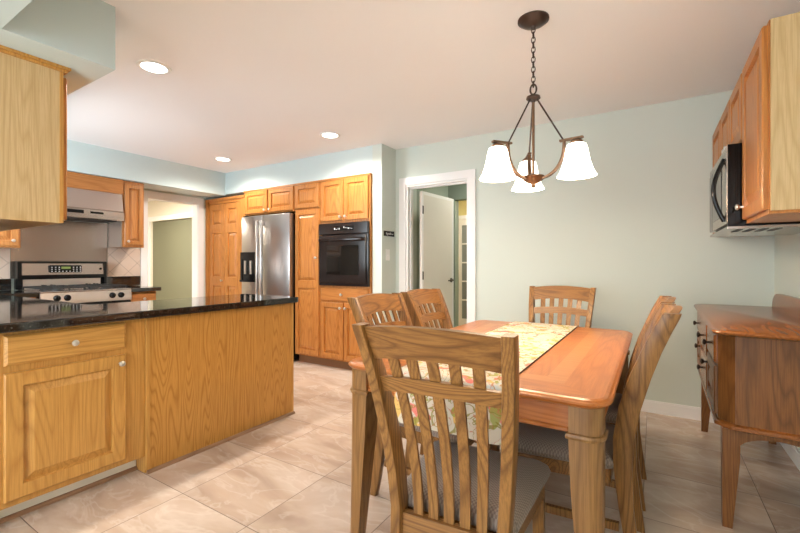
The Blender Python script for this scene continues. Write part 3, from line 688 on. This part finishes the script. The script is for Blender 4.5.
# ------------------------------------------------------------------ hanging cabinets over the sink wall
FU = Frame((0, 0.82, 0), (1, 0, 0), (0, 1, 0))
t = thing('wall_cabinet', 'pale oak side of the hanging cabinet at upper left', 'cabinet', (-2.9, 0.66, 1.37))
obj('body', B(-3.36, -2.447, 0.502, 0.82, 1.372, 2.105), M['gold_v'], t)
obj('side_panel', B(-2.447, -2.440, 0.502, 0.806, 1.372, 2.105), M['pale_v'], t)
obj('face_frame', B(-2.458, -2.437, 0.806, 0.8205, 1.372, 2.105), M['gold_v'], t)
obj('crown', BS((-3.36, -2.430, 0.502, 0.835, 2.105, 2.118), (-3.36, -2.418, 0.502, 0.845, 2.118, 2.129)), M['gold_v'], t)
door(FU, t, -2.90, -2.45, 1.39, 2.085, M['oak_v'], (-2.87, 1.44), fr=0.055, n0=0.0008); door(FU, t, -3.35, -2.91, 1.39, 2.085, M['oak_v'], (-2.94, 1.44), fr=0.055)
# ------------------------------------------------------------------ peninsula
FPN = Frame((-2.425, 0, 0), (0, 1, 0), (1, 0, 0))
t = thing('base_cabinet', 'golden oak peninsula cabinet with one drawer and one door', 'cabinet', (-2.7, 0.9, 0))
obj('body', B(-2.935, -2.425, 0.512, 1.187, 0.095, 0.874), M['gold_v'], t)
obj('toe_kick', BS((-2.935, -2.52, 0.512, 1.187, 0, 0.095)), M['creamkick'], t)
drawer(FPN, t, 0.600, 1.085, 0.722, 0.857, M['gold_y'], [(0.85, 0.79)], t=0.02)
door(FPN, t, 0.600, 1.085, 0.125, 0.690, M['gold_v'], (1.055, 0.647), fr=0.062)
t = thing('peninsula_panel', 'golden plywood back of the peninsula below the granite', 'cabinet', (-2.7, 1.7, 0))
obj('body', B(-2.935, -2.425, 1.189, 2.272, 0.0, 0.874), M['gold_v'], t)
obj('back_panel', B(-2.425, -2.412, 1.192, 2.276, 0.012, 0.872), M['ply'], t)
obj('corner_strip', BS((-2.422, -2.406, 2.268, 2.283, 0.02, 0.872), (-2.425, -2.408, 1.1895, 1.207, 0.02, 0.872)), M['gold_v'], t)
def qround(pts, r, name, label, mat):
    bm = bmesh.new(); (a, b) = pts
    n = 6; prof = [(0, 0)]+[(r*math.cos(PI/2*k/n), r*math.sin(PI/2*k/n)) for k in range(n+1)]
    loft(bm, [[Vector((a[0]+u, a[1], v)) for u, v in prof], [Vector((b[0]+u, b[1], v)) for u, v in prof]])
    o = struct(name, bm, mat, label, 'trim')
qround(((-2.412, 1.19), (-2.412, 2.29)), 0.018, 'trim_5', 'brown quarter round along the foot of the plywood panel', wood('quarter_round', (0.36, 0.21, 0.12), (0.2, 0.1, 0.05), 'y'))
qround(((-2.52, 0.512), (-2.52, 1.187)), 0.018, 'trim_6', 'brown quarter round along the cabinet toe kick', bpy.data.materials['quarter_round'])

# ------------------------------------------------------------------ right wall cabinets and microwave
FR = Frame((0.388, 0, 0), (0, 1, 0), (-1, 0, 0))
def rcab(name, label, y0, y1, z0, z1, doors, endpanel=False):
    t = thing(name, label, 'cabinet', (0.55, (y0+y1)/2, z0))
    obj('body', B(0.388, 0.714, y0, y1, z0, z1), M['oak_v'], t)
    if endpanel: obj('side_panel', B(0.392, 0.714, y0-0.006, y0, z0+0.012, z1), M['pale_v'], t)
    for d in doors: door(FR, t, *d[:4], M['oak_v'], d[4], fr=0.055)
    return t
rcab('wall_cabinet', 'oak wall cabinet with pale bare side at the right edge', 2.145, 2.605, 1.372, 2.14, [(2.155, 2.59, 1.39, 2.125, (2.555, 1.45))], True)
rcab('wall_cabinet', 'short two-door oak cabinet above the microwave', 2.608, 3.365, 1.782, 2.14, [(2.62, 2.983, 1.795, 2.125, (2.95, 1.83)), (2.995, 3.355, 1.795, 2.125, (3.025, 1.83))])
rcab('wall_cabinet', 'oak wall cabinet beyond the microwave next to the corner', 3.368, 3.79, 1.372, 2.14, [(3.38, 3.78, 1.39, 2.125, (3.41, 1.45))])
def microwave():
    y0, y1, z0, z1 = 2.615, 3.358, 1.350, 1.775
    t = thing('microwave', 'stainless and black microwave under the short right-hand cabinet', 'microwave', (0.5, 2.99, z0))
    obj('body', B(0.345, 0.712, y0, y1, z0+0.012, z1), M['black'], t)
    d = obj('door', B(0.312, 0.344, y0+0.004, 3.19, z0+0.03, z1-0.035, bev=0.004), M['steel_y'], t)
    obj('front_edge', B(0.316, 0.346, y0, y0+0.004, z0+0.012, z1), M['black'], t)
    obj('window', B(0.3095, 0.3125, 2.80, 3.15, z0+0.08, z1-0.08), M['ovenglass'], d)
    obj('control_panel', B(0.312, 0.344, 3.194, y1, z0+0.03, z1-0.035, bev=0.004), M['black'], t)
    obj('vent_grille', B(0.314, 0.344, y0+0.004, y1, z1-0.032, z1, bev=0.003), M['steel_y'], t)
    obj('lower_lip', B(0.314, 0.712, y0+0.002, y1, z0, z0+0.012), M['steel_y'], t)
    bm = bmesh.new(); pts = []
    for i in range(13):
        s = i/12; pts.append((0.312-0.045*math.sin(PI*s), 2.70, z0+0.045+s*0.325))
    tube(bm, pts, 0.011, 10); obj('handle', bm, M['black'], d, True)
    obj('vent_slots', BS(*[(0.36+i*0.05, 0.385+i*0.05, 2.68, 2.88, z0-0.002, z0) for i in range(4)]), M['iron'], t)
microwave()

# ------------------------------------------------------------------ sideboard
def sideboard():
    t = thing('sideboard', 'oak sideboard with tapered legs against the right wall', 'sideboard', (0.248, 2.30, 0))
    X0, X1, Y0, Y1, ZB, ZT = 0.248, 0.655, 2.30, 3.60, 0.458, 0.862
    ch = 0.055
    body = [(X0+ch, Y0), (X1, Y0), (X1, Y1), (X0+ch, Y1), (X0, Y1-ch), (X0, Y0+ch)]
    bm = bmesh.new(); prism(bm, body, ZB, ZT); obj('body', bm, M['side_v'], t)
    def grow(p, g):
        cx, cy = (X0+X1)/2, (Y0+Y1)/2
        return [(x+(g if x > cx else -g)*(0 if x >= X1-1e-6 else 1), y+(g if y > cy else -g)) for x, y in p]
    top = rounded([(0.216, Y0-0.10, 0.05), (0.660, Y0-0.10, 0), (0.660, Y1+0.06, 0), (0.216, Y1+0.06, 0.10)], 0.03, 6)
    c = Vector((0.46, 2.95))
    def ring(z, inset): return [Vector((x+(inset if x < 0.46 else 0), y+(inset if y < 2.95 else -inset), z)) for x, y in top]
    bm = bmesh.new(); loft(bm, [ring(0.862, 0.028), ring(0.868, 0.012), ring(0.872, 0.003), ring(0.879, 0.0), ring(0.886, 0.003), ring(0.889, 0.010)])
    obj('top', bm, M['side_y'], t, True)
    bm = bmesh.new(); g = grow(body, 0.014); g2 = grow(body, 0.004)
    loft(bm, [[Vector((x, y, z)) for x, y in gg] for gg, z in ((g2, 0.440), (g, 0.446), (g, 0.462), (g2, 0.468))]); obj('base_molding', bm, M['side_y'], t, True)
    # end panel stiles
    for xa, xb in ((X0+ch+0.002, X0+ch+0.035), (X1-0.045, X1-0.002)): obj('stile', B(xa, xb, Y0-0.006, Y0, ZB+0.014, ZT), M['side_v'], t)
    # legs
    for lx, ly, sx, sy in ((X0+0.012, Y0+0.012, 1, 1), (X0+0.012, Y1-0.012, 1, -1), (X1-0.002, Y0+0.012, -1, 1), (X1-0.002, Y1-0.012, -1, -1)):
        bm = bmesh.new()
        def sq(s, z): return [Vector((lx, ly, z)), Vector((lx+sx*s, ly, z)), Vector((lx+sx*s, ly+sy*s, z)), Vector((lx, ly+sy*s, z))]
        loft(bm, [sq(0.036, 0.0), sq(0.062, 0.30), sq(0.064, 0.44)]); obj('leg', bm, M['side_v'], t)
    # arched aprons
    def apron(a, b, horiz):
        bm = bmesh.new(); n = 14; top_, bot = [], []
        for i in range(n+1):
            s = i/n; z = 0.372+0.045*math.sin(PI*s)**0.6
            u = a+(b-a)*s; bot.append((u, z)); top_.append((u, 0.441))
        prof = bot+top_[::-1]
        if horiz == 'x': r = [[Vector((u, Y0+0.022, z)) for u, z in prof], [Vector((u, Y0+0.040, z)) for u, z in prof]]
        else: r = [[Vector((X0+0.022, u, z)) for u, z in prof], [Vector((X0+0.040, u, z)) for u, z in prof]]
        loft(bm, r); obj('apron', bm, M['side_v'], t)
    apron(X0+0.076, X1-0.066, 'x'); apron(Y0+0.076, Y1-0.076, 'y')
    FSB = Frame((X0, 0, 0), (0, 1, 0), (-1, 0, 0))
    yy = [Y0+ch+0.01, Y0+0.44, Y1-0.44, Y1-ch-0.01]
    for a, b, kind in ((yy[0], yy[1]-0.006, 'd'), (yy[1]+0.006, yy[2]-0.006, 'w'), (yy[2]+0.006, yy[3], 'd')):
        if kind == 'd':
            door(FSB, t, a, b, 0.485, 0.705, M['side_v'], ((b-0.035) if a < 2.9 else (a+0.035), 0.655), kmat='blackknob', fr=0.045, t=0.014)
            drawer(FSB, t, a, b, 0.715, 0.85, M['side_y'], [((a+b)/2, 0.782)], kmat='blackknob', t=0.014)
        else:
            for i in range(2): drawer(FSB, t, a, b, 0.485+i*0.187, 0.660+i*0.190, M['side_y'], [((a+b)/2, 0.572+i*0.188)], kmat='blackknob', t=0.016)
    # gallery board on the back edge
    bm = bmesh.new(); prof = [(Y0-0.05, 0.889)]
    for i in range(9): a = PI-PI/2*i/8; prof.append((Y0-0.05+0.16*(1+math.cos(a)), 0.889+0.10*math.sin(a)))
    for i in range(9): a = PI/2-PI/2*i/8; prof.append((Y1-0.04-0.16+0.16*math.cos(a), 0.889+0.10*math.sin(a)))
    loft(bm, [[Vector((0.632, y, z)) for y, z in prof], [Vector((0.655, y, z)) for y, z in prof]]); obj('gallery', bm, M['side_y'], t, True)
    t.rotation_euler = (0, 0, math.radians(-1.1))
sideboard()

# ------------------------------------------------------------------ dining table
TX0, TX1, TY0, TY1, TZ = -1.13, -0.107, 1.335, 2.93, 0.76
def dining_table():
    t = thing('dining_table', 'rectangular oak dining table under the chandelier', 'table', ((TX0+TX1)/2, (TY0+TY1)/2, 0))
    r = 0.085
    def outline(ins):
        out = []
        for cx, cy, a0 in ((TX1-r, TY0+r, -PI/2), (TX1-r, TY1-r, 0), (TX0+r, TY1-r, PI/2), (TX0+r, TY0+r, PI)):
            for k in range(9):
                a = a0+PI/2*k/8; rr = r-ins; out.append((cx+rr*math.cos(a), cy+rr*math.sin(a)))
        return out
    bm = bmesh.new()
    prof = [(0.730, 0.022), (0.734, 0.012), (0.740, 0.004), (0.746, 0.0), (0.751, 0.003), (0.753, 0.008), (0.757, 0.014), (0.760, 0.024)]
    vs = loft(bm, [[Vector((x, y, z)) for x, y in outline(i)] for z, i in prof], caps=False)
    bm.faces.new(list(reversed(vs[0])))
    # inlaid top: border, lighter band, centre field split by the leaf joints
    outer = vs[-1]
    def rect(i): return [(TX1-i, TY0+i), (TX1-i, TY1-i), (TX0+i, TY1-i), (TX0+i, TY0+i)]
    R1 = [bm.verts.new((x, y, TZ)) for x, y in rect(0.155)]; R2 = [bm.verts.new((x, y, TZ)) for x, y in rect(0.225)]
    for q in range(4):
        seg = outer[q*9+4:q*9+9]+outer[((q+1) % 4)*9:((q+1) % 4)*9+5]
        f = bm.faces.new(seg+[R1[(q+1) % 4], R1[q]]); f.material_index = 1 if q in (0, 2) else 0
        f = bm.faces.new([R1[q], R1[(q+1) % 4], R2[(q+1) % 4], R2[q]]); f.material_index = 2
    xm = (TX0+TX1)/2; x0, x1, y0, y1 = TX0+0.225, TX1-0.225, TY0+0.225, TY1-0.225
    ys = [y0, y0+(y1-y0)*0.34, y0+(y1-y0)*0.5, y0+(y1-y0)*0.66, y1]
    gridv = [[bm.verts.new((x, y, TZ)) for x in (x0, xm, x1)] for y in ys]
    for j in range(4):
        for i in range(2):
            f = bm.faces.new((gridv[j][i], gridv[j][i+1], gridv[j+1][i+1], gridv[j+1][i])); f.material_index = 0 if (i+j) % 2 == 0 else 1
    bmesh.ops.remove_doubles(bm, verts=bm.verts, dist=1e-5)
    obj('tabletop', bm, [M['table_x'], M['table_y'], M['table_band']], t)
    # legs
    ins = 0.024
    for cx, cy, sx, sy in ((TX0+ins, TY0+ins, 1, 1), (TX1-ins, TY0+ins, -1, 1), (TX0+ins, TY1-ins, 1, -1), (TX1-ins, TY1-ins, -1, -1)):
        def sec(s, z, g=0.0):
            # square section with its outer corner rounded, kept on the outer faces
            rr = min(0.045, s*0.45); pts = []
            for k in range(7):
                a = PI+PI/2*k/6; pts.append((rr-g*0+ (rr+g)*math.cos(a), rr+(rr+g)*math.sin(a)))
            pts += [(s+g, -g), (s+g, s+g), (-g, s+g)]
            return [Vector((cx+sx*u, cy+sy*v, z)) for u, v in pts]
        bm = bmesh.new()
        loft(bm, [sec(0.052, 0.0), sec(0.056, 0.05), sec(0.088, 0.45), sec(0.096, 0.62), sec(0.096, 0.73)])
        lg = obj('leg', bm, M['leg_v'], t, True)
        bm = bmesh.new(); loft(bm, [sec(0.096, 0.625, -0.002), sec(0.096, 0.628, 0.006), sec(0.096, 0.636, 0.009), sec(0.096, 0.644, 0.006), sec(0.096, 0.647, -0.002)])
        obj('ring', bm, M['leg_v'], lg, True)
    for nm, b in (('apron', (TX0+0.12, TX1-0.12, TY0+0.040, TY0+0.060, 0.642, 0.73)), ('apron', (TX0+0.12, TX1-0.12, TY1-0.060, TY1-0.040, 0.642, 0.73)),
                  ('apron', (TX0+0.040, TX0+0.060, TY0+0.12, TY1-0.12, 0.642, 0.73)), ('apron', (TX1-0.060, TX1-0.040, TY0+0.12, TY1-0.12, 0.642, 0.73))):
        m = M['table_x'] if b[1]-b[0] > 0.5 else M['table_y']
        a = obj(nm, B(*b), m, t)
        bb = (b[0], b[1], b[2]-0.006, b[3]+0.006, 0.642, 0.658) if b[1]-b[0] > 0.5 else (b[0]-0.006, b[1]+0.006, b[2], b[3], 0.642, 0.658)
        obj('bead', B(*bb, bev=0.004), m, a)
dining_table()

def runner():
    X0, X1 = -0.845, -0.428; th = 0.003; n = 8
    path = [(TY0-0.016, 0.572), (TY0-0.014, 0.64), (TY0-0.011, 0.70), (TY0-0.006, 0.738), (TY0-0.0045, 0.750), (TY0+0.002, 0.757), (TY0+0.010, 0.7605), (TY0+0.022, 0.7625)]
    k = 24; path += [(TY0+0.022+(TY1-TY0-0.044)*i/k, 0.7625+0.0008*math.sin(i*2.1)) for i in range(1, k+1)]
    path += [(TY1-0.010, 0.7605), (TY1-0.002, 0.757), (TY1+0.0045, 0.750), (TY1+0.006, 0.738), (TY1+0.012, 0.68), (TY1+0.014, 0.60)]
    nx = 10
    rows = []
    for j, (y, z) in enumerate(path):
        row = []
        for i in range(nx+1):
            x = X0+(X1-X0)*i/nx; hang = max(0, 0.74-z)
            row.append(Vector((x, y-(0.012*math.sin(i*1.7)*hang*3 if y < 2 else -0.012*math.sin(i*1.7)*hang*3), z)))
        rows.append(row)
    bm = bmesh.new(); vs = [[bm.verts.new(p) for p in r] for r in rows]
    for j in range(len(vs)-1):
        for i in range(nx): bm.faces.new((vs[j][i], vs[j][i+1], vs[j+1][i+1], vs[j+1][i]))
    bmesh.ops.recalc_face_normals(bm, faces=bm.faces)
    if sum(f.normal.z for f in bm.faces) < 0: bmesh.ops.reverse_faces(bm, faces=bm.faces)
    g = bmesh.ops.solidify(bm, geom=list(bm.faces), thickness=-th)
    o = obj('table_runner', bm, M['floral'], None, True); tag(o, 'floral table runner lying along the dining table', 'table runner')
    bm = bmesh.new()
    for x in (X0-0.003, X1): 
        pr = [(y, z+0.0005) for y, z in path]
        r1 = [Vector((x, y, z)) for y, z in pr]; 
        for a, b in zip(path[7:-6], path[8:-5]):
            box(bm, x, x+0.003, a[0], b[0], 0.7605, 0.7655)
    obj('hem', bm, M['hem'], o)
runner()

# ------------------------------------------------------------------ dining chairs
def make_chair(label):
    t = thing('dining_chair', label, 'chair', (0, 0, 0), 'oak slat-back chairs around the dining table')
    # back profile: (z, y of centre, depth)
    prof = [(0.0, -0.050, 0.036), (0.10, -0.034, 0.042), (0.25, -0.012, 0.050), (0.42, 0.0, 0.064), (0.52, -0.004, 0.070), (0.64, -0.024, 0.072), (0.76, -0.058, 0.069), (0.86, -0.094, 0.062), (0.94, -0.127, 0.060), (0.982, -0.147, 0.058), (1.0, -0.155, 0.054)]
    def yc(z):
        for (a, ya, _), (b, yb, _) in zip(prof[:-1], prof[1:]):
            if a <= z <= b: return ya+(yb-ya)*(z-a)/(b-a)
        return prof[-1][1]
    def hw(z): return 0.165+0.046*max(0, (z-0.42))/0.58 if z > 0.42 else 0.165+0.004*(0.42-z)
    PW = 0.033
    for s in (-1, 1):
        bm = bmesh.new(); rings = []
        for z, y, d in prof:
            x = s*hw(z); rings.append([Vector((x-PW/2, y-d/2, z)), Vector((x+PW/2, y-d/2, z)), Vector((x+PW/2, y+d/2, z)), Vector((x-PW/2, y+d/2, z))])
        loft(bm, rings)
        es = [e for e in bm.edges if abs((e.verts[0].co-e.verts[1].co).normalized().z) > 0.6]
        bmesh.ops.bevel(bm, geom=es, offset=0.004, segments=2, affect='EDGES', profile=0.5)
        obj('back_post', bm, M['chair_v'], t, True)
    def rail(z0, z1, depth, sag, arch, name, mat, th=0.0):
        bm = bmesh.new(); rings = []; n = 14
        for i in range(n+1):
            u = -1+2*i/n; bow = -sag*(1-u*u); za, zb = z0+arch*(1-u*u), z1+th*(1-u*u)
            w0 = hw(za)-PW/2+0.002; w1 = hw(zb)-PW/2+0.002
            ya, yb = yc(z0)+bow, yc(z1)+bow
            rings.append([Vector((u*w0, ya-depth/2, za)), Vector((u*w0, ya+depth/2, za)), Vector((u*w1, yb+depth/2, zb)), Vector((u*w1, yb-depth/2, zb))])
        loft(bm, rings); obj(name, bm, mat, t, True)
    rail(0.896, 0.993, 0.028, 0.028, 0.016, 'crest_rail', M['chair_x'], 0.014)
    rail(0.792, 0.838, 0.022, 0.022, 0.012, 'mid_rail', M['chair_x'], 0.012)
    rail(0.330, 0.400, 0.024, 0.0, 0.0, 'rear_rail', M['chair_x'])
    for k in range(5):
        f = (-2+k)/3.0
        bm = bmesh.new(); rings = []; n = 12
        for i in range(n+1):
            z = 0.396+(0.925-0.396)*i/n; u = f; 
            s_ = (z-0.42)/0.5
            bow = -0.024*(1-f*f)*min(1, max(0, s_))
            x = f*(hw(z)-PW/2)
            wd = 0.0155; th_ = 0.0055
            y = yc(z)+bow+0.004
            rings.append([Vector((x-wd, y-th_, z)), Vector((x+wd, y-th_, z)), Vector((x+wd, y+th_, z)), Vector((x-wd, y+th_, z))])
        loft(bm, rings); obj('slat', bm, M['chair_v'], t, True)
    # seat frame and cushion
    SF, SD, FW, RW = 0.435, 0.415, 0.230, 0.182
    def trap(ins, z, y0=0.035, dome=0.0):
        c = [(-RW+ins, y0+ins*0.6, 0.02), (RW-ins, y0+ins*0.6, 0.02), (FW-ins, y0+SD-ins, 0.05), (-FW+ins, y0+SD-ins, 0.05)]
        return [Vector((x, y, z)) for x, y in rounded(c, 0, 6)]
    bm = bmesh.new(); loft(bm, [trap(0.006, 0.335), trap(0.006, 0.388)]); obj('seat_frame', bm, M['chair_x'], t)
    bm = bmesh.new(); loft(bm, [trap(0.006, 0.389), trap(-0.006, 0.397), trap(-0.012, 0.412), trap(-0.006, 0.428), trap(0.010, 0.442), trap(0.04, 0.452), trap(0.09, 0.458)])
    obj('seat_cushion', bm, M['fabric'], t, True)
    for s in (-1, 1):
        bm = bmesh.new(); x1 = s*(FW-0.014)
        def sq(w_, z): return [Vector((x1, SD+0.022, z)), Vector((x1-s*w_, SD+0.022, z)), Vector((x1-s*w_, SD+0.022-w_, z)), Vector((x1, SD+0.022-w_, z))]
        loft(bm, [sq(0.030, 0), sq(0.044, 0.334)]); obj('front_leg', bm, M['chair_v'], t)
        bm = bmesh.new(); a, b = s*0.19, s*(FW-0.036)
        for q in ((a, b),): pass
        r = [[Vector((s*0.177-0.009, -0.014, z)) for z in ()]]
        bm.free(); bm = bmesh.new()
        p0, p1 = Vector((s*0.163, 0.012, 0)), Vector((s*(FW-0.036), SD-0.018, 0)); nrm = Vector((1, 0, 0))*0.009
        loft(bm, [[p0-nrm+Vector((0, 0, 0.16)), p0+nrm+Vector((0, 0, 0.16)), p0+nrm+Vector((0, 0, 0.19)), p0-nrm+Vector((0, 0, 0.19))],
                  [p1-nrm+Vector((0, 0, 0.16)), p1+nrm+Vector((0, 0, 0.16)), p1+nrm+Vector((0, 0, 0.19)), p1-nrm+Vector((0, 0, 0.19))]])
        obj('stretcher', bm, M['chair_v'], t)
    return t
ch = make_chair('oak slat-back chair nearest the camera, its back towards us')
dup(ch, (-1.160, 1.865, 0), -PI/2, 'oak chair on the far long side nearest the kitchen peninsula')
dup(ch, (-1.160, 2.385, 0), -PI/2, 'oak chair on the kitchen side in front of the open door')
dup(ch, (-0.100, 1.92, 0), PI/2, 'nearer oak chair on the sideboard side of the table')
dup(ch, (-0.100, 2.44, 0), PI/2, 'farther oak chair on the sideboard side of the table')
dup(ch, (-0.600, 3.165, 0), PI, 'oak chair at the far head of the table by the wall').scale = (1.05, 1, 1)
ch.location = (-0.518, 1.110, 0); ch.rotation_euler = (0, 0, math.radians(5))

# ------------------------------------------------------------------ chandelier
def chandelier():
    CX, CY = -0.53, 2.16
    t = thing('chandelier', 'bronze three-light chandelier with white bell shades above the table', 'chandelier', (CX, CY, ZC))
    bm = bmesh.new(); lathe(bm, [(0.078, ZC), (0.078, ZC-0.008), (0.066, ZC-0.014), (0.060, ZC-0.022), (0.040, ZC-0.030), (0.014, ZC-0.038), (0.010, ZC-0.050)], (CX, CY, 0), (0, 0, 1), 28)
    obj('canopy', bm, M['darkbronze'], t, True)
    bm = bmesh.new(); z = ZC-0.055; i = 0
    while z > 2.10:
        torus(bm, (CX, CY, z), 0.017, 0.0028, (1, 0, 0) if i % 2 else (0, 1, 0), 12, 5, 1.0 if False else 0.55, (0, 1, 0) if i % 2 else (1, 0, 0)); z -= 0.0255; i += 1
    obj('chain', bm, M['darkbronze'], t, True)
    bm = bmesh.new(); torus(bm, (CX, CY, 2.078), 0.026, 0.005, (0, 1, 0), 16, 6, 0.6, (1, 0, 0)); obj('loop', bm, M['darkbronze'], t, True)
    bm = bmesh.new(); lathe(bm, [(0.006, 2.052), (0.008, 2.044), (0.034, 2.040), (0.036, 2.030), (0.030, 2.024), (0.012, 2.020), (0.008, 2.010)], (CX, CY, 0), (0, 0, 1), 20); obj('hub', bm, M['darkbronze'], t, True)
    bm = bmesh.new(); tube(bm, [(CX, CY, 2.02), (CX, CY, 1.62)], 0.007, 10); obj('stem', bm, M['bronze'], t, True)
    bm = bmesh.new(); lathe(bm, [(0.010, 1.640), (0.030, 1.634), (0.055, 1.628), (0.058, 1.622), (0.046, 1.606), (0.028, 1.594), (0.012, 1.588), (0.010, 1.580), (0.013, 1.576), (0.008, 1.568)], (CX, CY, 0), (0, 0, 1), 24); obj('bowl', bm, M['bronze'], t, True)
    for ang in (-40, 80, 200):
        a = math.radians(ang+YAW); dx, dy = math.cos(a), math.sin(a); R = 0.215
        P = lambda r, z: (CX+dx*r, CY+dy*r, z)
        bm = bmesh.new(); pts = []
        for k in range(13):
            s = k/12; r = 0.03+0.125*math.sin(s*PI/2)**0.9; zz = 1.612+0.145*(1-math.cos(s*PI/2))
            pts.append(P(r, zz))
        pts += [P(0.156, 1.775), P(0.157, 1.784)]
        # flat bar arm
        rings = []
        side = Vector((-dy, dx, 0))*0.010
        for k, p in enumerate(pts):
            p = Vector(p); d = (Vector(pts[min(k+1, len(pts)-1)])-Vector(pts[max(k-1, 0)])).normalized(); nn = d.cross(side).normalized()*0.005
            rings.append([p-side-nn, p+side-nn, p+side+nn, p-side+nn])
        loft(bm, rings)
        box2 = [P(0.135, 1.784), P(R+0.03, 1.784)]
        p0, p1 = Vector(box2[0]), Vector(box2[1]); up = Vector((0, 0, 0.005))
        loft(bm, [[p0-side-up, p0+side-up, p0+side+up, p0-side+up], [p1-side-up, p1+side-up, p1+side+up, p1-side+up]])
        arm = obj('arm', bm, M['bronze'], t)
        bm = bmesh.new(); tube(bm, [P(0.016, 2.030), P(0.152, 1.786)], 0.0042, 8); obj('rod', bm, M['darkbronze'], t, True)
        bm = bmesh.new(); lathe(bm, [(0.008, 1.782), (0.022, 1.775), (0.030, 1.766), (0.030, 1.758), (0.020, 1.754)], P(R, 0), (0, 0, 1), 18); obj('socket', bm, M['bronze'], arm, True)
        bm = bmesh.new()
        outer = [(0.030, 1.757), (0.043, 1.752), (0.050, 1.73), (0.056, 1.695), (0.064, 1.66), (0.076, 1.625), (0.091, 1.599)]
        inner = [(r-0.005, z+0.001) for r, z in outer[::-1]]
        lathe(bm, outer+inner, P(R, 0), (0, 0, 1), 28, caps=False)
        obj('shade', bm, M['shade'], t, True)
        bm = bmesh.new(); lathe(bm, [(0.012, 1.755), (0.014, 1.733), (0.027, 1.698), (0.030, 1.678), (0.022, 1.658), (0.0, 1.651)], P(R, 0), (0, 0, 1), 16); obj('bulb', bm, M['lens'], arm, True)
        point('chandelier_bulb', P(R, 1.62), 9, (1.0, 0.74, 0.48), 0.045)
chandelier()

# ------------------------------------------------------------------ recessed ceiling lights
for i, (x, y, lab) in enumerate(((-2.726, 1.391, 'round recessed ceiling light nearest the peninsula'), (-2.692, 3.03, 'round recessed ceiling light near the wall oven'), (-4.395, 3.04, 'small far recessed ceiling light near the fridge and pantry'))):
    t = thing('recessed_light', lab, 'ceiling light', (x, y, ZC), 'recessed lights in the kitchen ceiling')
    bm = bmesh.new(); lathe(bm, [(0.074, ZC-0.001), (0.074, ZC-0.006), (0.085, ZC-0.009), (0.097, ZC-0.006), (0.099, ZC-0.0005)], (x, y, 0), (0, 0, 1), 32, caps=False); obj('trim_ring', bm, M['white'], t, True)
    bm = bmesh.new(); lathe(bm, [(0.0, ZC-0.004), (0.05, ZC-0.004), (0.074, ZC-0.003), (0.074, ZC-0.0005)], (x, y, 0), (0, 0, 1), 32, caps=False); obj('lens', bm, M['lens'], t, True)
    spot('downlight', (x, y, ZC-0.02), (84, 66, 60)[i], WARM, 165, 0.07)
